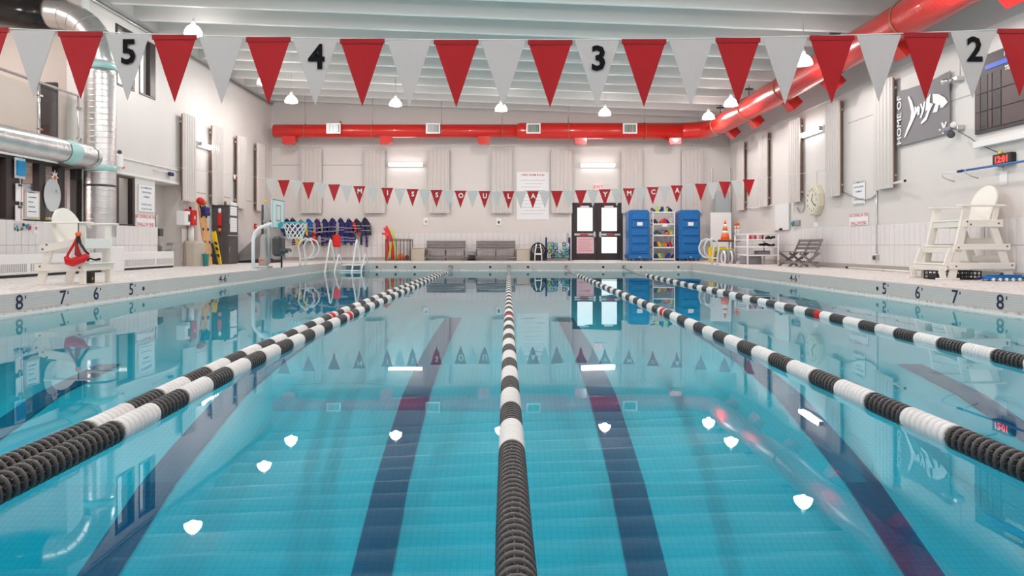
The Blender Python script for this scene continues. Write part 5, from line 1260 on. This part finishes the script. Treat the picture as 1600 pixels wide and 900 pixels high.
v = [(x*R_, y*R_, 0) for x, y in o8]+[(x*R_, y*R_, .13) for x, y in o8]+[(x*R_*.92, y*R_*.92, .16) for x, y in o8]
b.add(v, [(i, (i+1) % 8, (i+1) % 8+8, i+8) for i in range(8)]+[(i+8, (i+1) % 8+8, (i+1) % 8+16, i+16) for i in range(8)]+[tuple(range(16, 24))], 0, False, M); b.build('case', CRM, t)
o = B().add([(x*R_*.84, y*R_*.84, .164) for x, y in [(math.cos(2*PI*k/32), math.sin(2*PI*k/32)) for k in range(32)]], [tuple(range(32))], 0, False, M).build('face', mat('cream_dial', (.80, .77, .64), .4), t)
for k in range(1, 13): a = PI/2-2*PI*k/12; B().text(str(k), .11, M @ Matrix.Translation((math.cos(a)*.29, math.sin(a)*.29, .166)), .001, bold=.02).build('numeral', BLACK, o)
for ang, L in ((-.5, .20), (-2.2, .28)): B().bar(M @ Vector((0, 0, .175)), M @ Vector((math.sin(ang)*L*-1, math.cos(ang)*L, .175)), .018, .006, 0, (1, 0, 0)).build('hand', BLACK, t)
B().sweep([M @ Vector((.02, R_, .04)), M @ Vector((.02, R_+.38, .02))], .006, 5).build('cord', STEEL, t)
q = RW(1245, 348.5, XR-.03); t = thing('alarm_box', 'small grey wall box with teal dome left of the clock', 'box', tuple(q))
B().rbox(XR-.07, XR-.005, q.y-.20, q.y+.10, q.z-.08, q.z+.08, .01).build('case', GREYC, t); B().sphere((XR-.08, q.y+.17, q.z-.01), .09, 12, 8, 0, (.5, 1, 1)).build('dome', mat('teal_dome', (.02, .25, .30), .3), t)
q = RW(1275, 351, XR-.01); tag(B().add(*_slab(.30, .13, .006), 0, False, MR(XR-.004, q.y, q.z)).build('wall_label', PAPER), 'tiny white label below the octagonal clock', 'label')
# conduit with outlet box, hose swags
t = thing('wall_conduit', 'vertical grey conduit with outlet box near the no diving sign', 'conduit', (XR-.03, RW(1370, 300).y, .6))
y = RW(1370, 300, XR-.03).y; B().cyl((XR-.03, y, .50), (XR-.03, y, 2.06), .018, 8).build('pipe', STEEL, t); z = RW(1370, 402, XR-.03).z
B().rbox(XR-.09, XR-.005, y-.10, y+.08, z-.07, z+.07, .01).build('outlet_box', STEEL, t); B().rbox(XR-.11, XR-.09, y-.03, y+.05, z-.05, z+.03, .006).build('socket', DGREY, t)
pts = [RW(x, yy, XR-.03) for x, yy in ((1315, 299), (1328, 305), (1340, 310), (1352, 312.5), (1362, 310), (1369, 304), (1371, 298))]
tag(B().sweep(pts, .016, 8).build('hanging_hose', GREYC), 'grey hose sagging behind the paper notice on the right wall', 'hose')
pts = [RW(x, yy, XR-.03) for x, yy in ((1249, 308), (1255, 312), (1257, 322), (1254, 331), (1249, 332), (1246, 325))]
tag(B().sweep(pts, .012, 8).build('hanging_cable', GREYC), 'thin grey cable loop hanging left of the clock', 'cable')
pts = [RW(x, yy, XR-.05) for x, yy in ((1165, 324), (1180, 325), (1196, 323), (1207, 320))]
tag(B().sweep(pts, .018, 8).build('wall_pipe', WHITEP), 'thin white pipe running below the far right panels', 'pipe')
q0, q1 = RW(1395, 286.5, XR-.12), RW(1414, 282.5, XR-.22); t = thing('bracket_arm', 'short white arm with black tip below the nearest right panel', 'bracket', tuple(q0))
B().cyl(q0, q1, .022, 8).build('arm', WHITEP, t); B().sphere(tuple(q1), .03, 8, 6).build('tip', BLACK, t); B().cyl(q0, (XR-.005, q0.y, q0.z), .02, 8).build('mount', WHITEP, t)
# blue pole on hooks
Xp = XR-.20; p0, p1, p2 = RW(1474, 271.3, Xp), RW(1500, 268, Xp), Vector((Xp, 9.5, 2.15)); p0.z = 2.17; p1.z = 2.165
t = thing('skimmer_pole', 'blue pole with white end hanging on hooks on the right wall', 'pole', tuple(p1))
B().cyl(p1, p2, .020, 10).build('blue_shaft', BLUE, t); B().cyl(p0, p1, .016, 10).build('white_shaft', WHITEP, t); B().cyl(p1+Vector((0, .06, 0)), p1-Vector((0, .08, 0)), .026, 10).build('collar', NAVY, t)
for y in (13.7, 13.0, 11.3): B().sweep([(XR-.005, y, 2.02), (XR-.12, y, 2.05), (Xp-.03, y, 2.11), (Xp-.035, y, 2.17)], .010, 6).build('hook', STEEL, t)
# digital clock
Xc = XR-.10; q = RW(1564.5, 249, Xc); t = thing('digital_clock', 'black digital pace clock with red digits on the right wall', 'clock', tuple(q)); y = q.y
hw, hh = .27*.86, .10; zc = q.z
B().rbox(Xc, XR-.005, y-hw, y+hw, zc-hh, zc+hh, .01).build('case', BLACK, t)
B().text('12:01', .155, MR(Xc-.001, y+.0, zc), .002, bold=.03, sx=1.05).build('red_digits', mat('glowing_red_digits', (.9, .02, .02), .4, emit=(1, .03, .02), estr=3.0), t)
B().sphere((Xc+.05, y+.10, zc+hh+.02), .035, 8, 6).build('yellow_knob', YELLOW, t)
q1 = RW(1497, 205, XR-.12); tag(B().sweep([(Xc+.06, y+.12, zc+hh+.02), RW(1530, 226, XR-.06), RW(1515, 215, XR-.08), q1], .007, 6).build('clock_cable', BLACK), 'thin cable from the camera down to the digital clock', 'cable')
q = RW(1567, 278, XR-.02); t = thing('paper_holder', 'clear paper holder hanging below the digital clock', 'holder', tuple(q))
B().add(*_slab(.19, .24, .008), 0, False, MR(XR-.006, q.y, q.z)).build('sheet', WHITEP, t); B().cyl((XR-.02, q.y, q.z+.12), (XR-.02, q.y, q.z+.2), .008, 6).build('hook', STEEL, t)
# cameras
for i, (x, y_) in enumerate(((1490, 124), (1491, 200))):
    q = RW(x, y_, XR-.14); lab = ['upper grey camera bracket at the top corner of the banner', 'lower grey camera cluster at the bottom corner of the banner'][i]
    t = thing('wall_camera', lab, 'camera', tuple(q)); B().rbox(XR-.16, XR-.01, q.y-.12, q.y+.12, q.z-.04, q.z+.04, .01).build('mount', STEEL, t)
    B().cyl((XR-.14, q.y+.05, q.z), (XR-.30, q.y+.10, q.z-.03), .045, 12).build('barrel', GREYC if i else STEEL, t)
    if i: B().sphere((XR-.2, q.y, q.z-.12), .07, 12, 8).build('lens_dome', DGREY, t); B().sphere((XR-.18, q.y-.05, q.z+.05), .06, 12, 8).build('white_case', WHITEP, t)
    else: B().cyl((XR-.05, q.y-.05, q.z+.04), (XR-.05, q.y-.05, 4.6), .006, 5).build('cable', STEEL, t)
# banner: cloth with lettering and fish made of strokes
Xb = XR-.06; yL, yR = 15.62, 13.74; zT, zB = 4.13, 2.94
t = thing('team_banner', 'grey cloth banner with white fish emblem and sideways words', 'banner', (Xb, (yL+yR)/2, zB))
b = B(); nx, nz = 14, 10
for k in range(2):
    for j in range(nz+1):
        for i in range(nx+1):
            yy = yL+(yR-yL)*i/nx; zz = zB+(zT-zB)*j/nz
            dz = -.05*math.sin(PI*i/nx)*(j/nz)**2
            b.v.append((Xb+.010*math.sin(i*1.7+j*.9)*(j/nz)+(.004 if k else 0), yy, zz+dz))
o_ = (nx+1)*(nz+1)
for k in range(2):
    for j in range(nz):
        for i in range(nx): a = k*o_+j*(nx+1)+i; f = (a, a+1, a+nx+2, a+nx+1); b.face(f if k == 0 else f[::-1], 0, True)
b.build('cloth', BANG, t)
MBn = lambda x, y: MR(Xb-.014, yL, zB) @ Matrix.Translation((x, y, 0))
# banner-local coordinates from the photo crop: u 0..1.88 to the right, v 0..1.19 up
def bp_(cx_, cy_):   # crop pixel (771x900 crop of 1380..1500, 100..240) to banner plane
    x_, y_ = 1380+cx_/6.425, 100+cy_/6.429; X_ = Xb-.012; Yy = X_*F/(x_-CX); return (yL-Yy, H+(CY-y_)*Yy/F-zB)
def fpoly(pts, nm='emblem_stroke'):
    pl = [bp_(*p) for p in pts]; B().prism(pl, 0, .004, 'XY', 0, MR(Xb-.016, yL, zB)).build(nm, WHITEP, t)
fpoly([(262, 320), (292, 375), (310, 440), (325, 520), (290, 600), (225, 735), (212, 738), (240, 650), (275, 560), (285, 480), (268, 400), (250, 335)])
fpoly([(318, 425), (340, 440), (352, 420), (372, 432), (366, 510), (345, 515), (348, 470), (330, 510), (322, 500)])
fpoly([(372, 400), (390, 395), (398, 440), (412, 375), (428, 378), (412, 470), (385, 545), (370, 540), (392, 470)])
fpoly([(440, 350), (480, 290), (470, 390), (505, 400), (470, 470), (440, 560), (385, 608), (380, 590), (425, 530), (450, 460), (425, 475)])
fpoly([(498, 300), (560, 302), (620, 335), (652, 385), (600, 438), (575, 440), (578, 420), (562, 405), (545, 480), (500, 490), (515, 440), (530, 400), (505, 392)])
fpoly([(584, 588), (604, 590), (614, 620), (628, 578), (642, 582), (620, 650), (614, 700), (594, 700), (600, 645)], 'letter_y_mark')
fpoly([(562, 655), (580, 650), (582, 668), (564, 672)], 'letter_y_mark')
B().text('HOME OF', .245, MBn(.13, .55) @ Matrix.Rotation(PI/2, 4, 'Z'), .003, bold=.02, sx=.98).build('sideways_words', WHITEP, t)
# record board
Xr = XR-.05; yL2, yR2 = 13.02, 9.8; zB2, zT2 = 2.80, 4.16
t = thing('record_board', 'dark brown record board with blue stripe high on the right wall', 'board', (Xr, 11.5, zB2))
RB = mat('dark_brown_gloss_panel', (.085, .055, .055), .45); RB2 = mat('darker_brown_gloss_panel', (.045, .034, .036), .45)
B().box(Xr, XR-.004, yR2, yL2, zB2, zT2).build('backing', RB2, t)
for r_ in range(3):
    za, zb_ = zB2+.06+r_*.32, zB2+.06+(r_+1)*.32-.015
    for (a, c, m) in ((12.97, 12.86, RB), (12.84, 12.66, RB2), (12.64, 12.55, RB), (12.53, 12.32, RB2), (12.30, 11.62, RB), (11.55, 10.9, RB), (10.88, 10.2, RB)):
        B().rbox(Xr-.012, Xr, c, a, za, zb_, .003).build('name_panel', m, t)
B().box(Xr-.014, Xr, 11.60, 11.56, zB2, zT2).build('divider', BLACK, t)
B().box(Xr-.014, Xr, yR2, yL2-.3, zT2-.27, zT2-.19).build('blue_stripe', mat('royal_blue_stripe', (.02, .08, .55), .4), t)
B().text('MISSOULA', .10, MR(Xr-.015, 12.0, zT2-.11), .001, bold=.03).build('heading', WHITEP, t)
B().text('TEAM RECORDS', .10, MR(Xr-.015, 11.85, zT2-.36), .001, bold=.03).build('heading', WHITEP, t)
b = B(); b.box(XR-.13, XR, YN, 12.95, 2.55, 2.66); struct(b, 'trim_14', WHITE)

# ================================================================== far left corner: lift, hoop, rails, stairs, life jackets
t = thing('pool_lift', 'grey covered pool lift column with dark seat on the far left deck', 'pool lift', (-6.15, 18.2, D))
q = px(412, 419, 18.2); c = Vector((q.x, 18.2, D))
B().rbox(c.x-.17, c.x+.17, c.y-.2, c.y+.2, D, D+.06, .01).build('base_plate', STEEL, t)
B().sweep([(c.x, c.y, D+.06), (c.x, c.y, D+.25), (c.x, c.y, D+.3), (c.x-.0, c.y, D+.75), (c.x+.02, c.y, D+.85)], [.12, .12, .095, .085, .06], 12).build('column', mat('grey_lift_paint', (.42, .42, .43), .5), t)
B().cyl((c.x-.03, c.y, D+.8), (c.x-.03, c.y, D+1.60), .028, 8).build('mast', DGREY, t)
B().sweep([(c.x+.01, c.y, D+1.15), (c.x+.10, c.y, D+1.25), (c.x+.07, c.y, D+1.48), (c.x+.04, c.y, D+1.66)], [.05, .075, .07, .03], 10).build('cover', mat('grey_lift_paint', (.42, .42, .43), .5), t)
B().sweep([(c.x+.12, c.y, D+.1), (c.x+.14, c.y, D+.6), (c.x+.11, c.y, D+1.2)], .045, 10).build('cover', mat('grey_lift_paint', (.42, .42, .43), .5), t)
B().sphere((c.x+.05, c.y, D+1.68), .045, 10, 8).build('yellow_cap', YELLOW, t); B().rbox(c.x-.10, c.x+.06, c.y-.12, c.y-.08, D+.18, D+.22, .005).build('orange_tag', ORANGE, t)
b = B(); b.rbox(c.x+.26, c.x+.50, c.y-.2, c.y+.2, D+.30, D+.80, .06); b.build('seat_back', DGREY, t); B().rbox(c.x+.38, c.x+.66, c.y-.2, c.y+.2, D+.38, D+.50, .04).build('seat', DGREY, t)
B().sweep([(c.x+.1, c.y, D+.5), (c.x+.3, c.y, D+.52), (c.x+.62, c.y-.1, D+.42), (c.x+.70, c.y-.1, D+.40)], .022, 8).build('arm', STEEL, t)
q = px(440, 416, 18.6); tag(B().cyl((q.x, 18.6, D), (q.x, 18.6, D+.50), .022, 10).build('black_post', BLACK), 'short black post standing beside the pool lift', 'post')
# basketball hoop
t = thing('poolside_hoop', 'white poolside basketball hoop with teal edged backboard', 'basketball hoop', (-5.80, 16.5, D))
q = px(397, 423, 16.4); bx = q.x-.02; by = 16.4
pts = [(bx, by, D), (bx, by, D+.70), (bx+.04, by, D+.86), (bx+.14, by, D+.97), (bx+.30, by, D+1.03), (bx+.50, by+.1, D+1.10)]
B().sweep(pts, .040, 12).build('post', WHITEP, t); B().lathe([(0, D), (.09, D), (.09, D+.02), (0, D+.02)], (bx, by, 0), seg=16).build('foot_flange', WHITEP, t)
Xh, ya, yb = -5.28, 16.15, 17.0; z0, z1 = H+(CY-357)*16.6/F, H+(CY-312.5)*16.6/F
B().rbox(Xh-.025, Xh, ya, yb, z0, z1, .01).build('backboard', WHITEP, t)
TE = mat('teal_line', (.05, .42, .46), .5)
for fr, (a, c, e, g) in (('edge_line', (ya, yb, z0, z1)), ('target_line', (ya+.26, yb-.26, z0+.17, z1-.12))):
    b = B(); w_ = .022
    for (p, q_, r_, s_) in ((a, c, e, e+w_), (a, c, g-w_, g), (a, a+w_, e, g), (c-w_, c, e, g)): b.box(Xh, Xh+.004, p, q_, r_, s_)
    b.build(fr, TE, t)
B().text('POOL', .06, ML(Xh+.001, (ya+yb)/2, z1-.07), .001).build('small_print', TE, t) if False else None
B().bar((Xh, 16.575, z0+.04), (Xh+.10, 16.575, z0+.12), .05, .10).build('rim_bracket', TE, t)
rc_ = Vector((Xh+.38, 16.58, z0+.13)); R_ = .27
B().sweep([rc_+Vector((R_*math.cos(2*PI*k/24), R_*math.sin(2*PI*k/24), 0)) for k in range(24)], .014, 8, closed=True).build('rim', TE, t)
b = B()
for k in range(12):
    for s_ in (1, -1):
        pts = []
        for j in range(6): a = 2*PI*(k+s_*j*.5)/12; r_ = R_*(1-.085*j); pts.append(rc_+Vector((r_*math.cos(a), r_*math.sin(a), -.075*j)))
        b.sweep(pts, .010, 4, caps=False)
b.build('net', WHITEP, t)
# grab rails
def grab(lab, s_, X, Y0):
    t = thing('grab_rail', lab, 'handrail', (X, Y0, D), 0, 'bent white grab rails at the pool edge')
    for dy in (0, .55):
        Y = Y0+dy; pts = [(X, Y, D), (X, Y, D+.22), (X-s_*.05, Y, D+.55), (X+s_*.02, Y, D+.70), (X+s_*.16, Y, D+.77), (X+s_*.32, Y, D+.70), (X+s_*.40, Y, D+.52), (X+s_*.37, Y, D+.34), (X+s_*.24, Y, D+.22), (X+s_*.02, Y, D+.19)]
        B().sweep(pts, .024, 10).build('rail', STEEL if False else WHITE, t); B().lathe([(0, D), (.05, D), (.05, D+.02), (0, D+.02)], (X, Y, 0), seg=12).build('flange', STEEL, t)
grab('white looped grab rails on the far left deck beside the stairs', 1, px(472, 414, 20.8).x, 20.6)
grab('white looped grab rails on the far right deck beside the blue tower', -1, px(1118, 413, 21.4).x, 21.2)
# stairs into the pool
t = thing('pool_stairs', 'white pool stairs with inverted V handrails in the far left corner', 'stairs', (-5.1, 22.2, 0))
for X in (-5.46, -4.66):
    B().sweep([(X-.02, 21.35, -.35), (X, 21.45, 0), (X+.02, 21.98, .90), (X+.02, 22.06, .975), (X+.02, 22.16, .92), (X+.02, 22.75, .05), (X+.02, 22.8, -.2)], .026, 10).build('handrail', WHITEP, t)
    B().sweep([(X+.22, 21.55, -.3), (X+.24, 21.7, .08), (X+.26, 22.1, .50), (X+.26, 22.18, .53), (X+.26, 22.3, .48), (X+.26, 22.75, .02)], .022, 10).build('lower_rail', WHITEP, t)
for k, (y0, y1, z) in enumerate(((22.35, 22.95, .20), (22.1, 22.4, .03), (21.8, 22.12, -.16))):
    B().rbox(-5.18, -4.56, y0, y1, z-.02, z+.015, .01).build('tread', WHITEP, t)
B().box(-5.16, -4.58, 22.90, 22.93, .02, .18).build('riser_panel', GREYC, t)
# life jackets on the wall rack
t = thing('jacket_rack', 'white wall rail with round hooks above the life jackets', 'rack', ((490-CX)*27.4/F, YB-.1, 1.85))
z = H+(CY-346)*27.45/F; xa, xb = (415-CX)*27.45/F, (578-CX)*27.45/F
B().rbox(xa, xb, YB-.10, YB-.03, z-.05, z+.02, .01).build('rail', WHITEP, t)
for x in (449, 478, 497, 515, 541, 571): X = (x-CX)*27.4/F; B().sweep([Vector((X+.07*math.cos(2*PI*k/16), YB-.09, z+.10+.07*math.sin(2*PI*k/16))) for k in range(16)], .010, 6, closed=True).build('hook_ring', WHITEP, t)
def jacket(lab, x, y0, y1, main, accent, Y, wd=.34, legs=True, tilt=0):
    X = (x-CX)*Y/F; zt = H+(CY-y0)*Y/F; zb = H+(CY-y1)*Y/F; L = zt-zb; hv = min(.62, L*.66)
    t = thing('life_jacket', lab, 'life jacket', (X, Y, zb), 0, 'life jackets hanging on the wall rack')
    b = B(); w_ = wd/2
    # back with collar: shoulders narrow, waist full
    out = [(-w_, -hv), (w_, -hv), (w_*1.02, -hv*.45), (w_*.75, -hv*.18), (w_*.35, 0), (-w_*.35, 0), (-w_*.75, -hv*.18), (-w_*1.02, -hv*.45)]
    sh = tilt*.25
    b.prism([(X+a+sh*c, zt+c) for a, c in out], Y+.02, Y+.09, 'XZ'); b.build('back_panel', main, t)
    for s_ in (-1, 1):
        v = [(s_*w_*.12, -hv*.97), (s_*w_*.98, -hv*.97), (s_*w_*1.0, -hv*.45), (s_*w_*.6, -hv*.12), (s_*w_*.2, -hv*.22)]
        if s_ < 0: v = v[::-1]
        b = B(); b.prism([(X+a+sh*c, zt+c) for a, c in v], Y-.06, Y+.018, 'XZ'); b.build('front_panel', accent if s_ < 0 else main, t)
    for f in (random.uniform(.38, .52), random.uniform(.62, .8)): B().rbox(X-w_-.005+sh*-hv*f, X+w_+.005+sh*-hv*f, Y-.068, Y-.060, zt-hv*f-.015, zt-hv*f+.015, .003).build('belt', GREYC, t)
    B().sweep([(X-w_*.35, Y, zt-.02), (X, Y-.02, zt+.05), (X+w_*.35, Y, zt-.02)], .028, 8).build('collar', main, t)
    if legs:
        for s_ in (-1, 1):
            x_ = X+s_*w_*.5+random.uniform(-.03, .03); B().rbox(x_-.05, x_+.05, Y-.03, Y+.0, zb+random.uniform(0, .1), zt-hv+.02, .012).build('hanging_flap', [main, accent][s_ > 0], t)
            B().sweep([(x_+.02, Y-.04, zt-hv), (x_+.06, Y-.05, (zb+zt-hv)/2), (x_-.02, Y-.04, zb)], .010, 6).build('strap', GREYC, t)
PUR = mat('purple_nylon', (.06, .02, .14), .6); MAR = mat('maroon_nylon', (.18, .01, .05), .6); BLK = mat('black_nylon', (.015, .015, .03), .6); BLN = mat('bright_blue_nylon', (.01, .10, .42), .6)
J = [(420, 344, 374, MAR, RED, 'maroon'), (428, 345, 380, NAVY, MAR, 'navy and maroon'), (448, 343, 372, NAVY, NAVY, 'plain navy'), (457, 342, 374, PUR, MAR, 'purple and maroon'), (470, 344, 385, GREYC, NAVY, 'light grey'), (482, 343, 382, BLN, YELLOW, 'bright blue and yellow'),
     (495, 343, 384, PUR, GREYC, 'purple and grey'), (507, 343, 386, NAVY, GREYC, 'navy with grey left panel'), (519.5, 342, 380, NAVY, NAVY, 'navy with loose belts'), (532, 342, 384, NAVY, GREYC, 'navy with large grey panel'), (545, 343, 385, NAVY, NAVY, 'dark navy')
     , (557, 343, 372, BLK, RED, 'black with bright red panel'), (570, 341, 387, BLK, NAVY, 'black and blue')]
for i, (x, y0, y1, m, a_, nm) in enumerate(J):
    jacket('%s life jacket, number %s from left on the rack' % (nm, ['one', 'two', 'three', 'four', 'five', 'six', 'seven', 'eight', 'nine', 'ten', 'eleven', 'twelve', 'thirteen'][i]), x, y0+1, y1, m, a_, 27.38, .37, True, random.uniform(-.5, .5))
J2 = [(473, 364, 388, NAVY, YELLOW, 'navy'), (489, 365, 386, RED, NAVY, 'red'), (502, 366, 387, NAVY, GREYC, 'navy and grey'), (513, 366, 386, NAVY, PUR, 'navy and purple'), (538, 366, 386, NAVY, BLN, 'navy and blue'), (550, 366, 387, NAVY, NAVY, 'all navy'), (462, 372, 389, YELLOW, NAVY, 'yellow')]
for i, (x, y0, y1, m, a_, nm) in enumerate(J2):
    jacket('%s small life jacket in the lower row, %s from the left' % (nm, ['second', 'third', 'fourth', 'fifth', 'sixth', 'last', 'first'][i]), x, y0, y1, m, a_, 27.18, .26, False, random.uniform(-.5, .5))
X = (526-CX)*27.1/F; z = H+(CY-376)*27.1/F; t = thing('red_dry_bag', 'shiny red bag hanging among the navy life jackets', 'bag', (X, 27.1, z))
B().rbox(X-.14, X+.15, 27.02, 27.16, z-.24, z+.22, .05).build('body', mat('shiny_red_vinyl', (.72, .02, .015), .25), t); B().sweep([(X-.08, 27.1, z+.2), (X, 27.1, z+.36), (X+.08, 27.1, z+.2)], .012, 6).build('strap', NAVY, t)
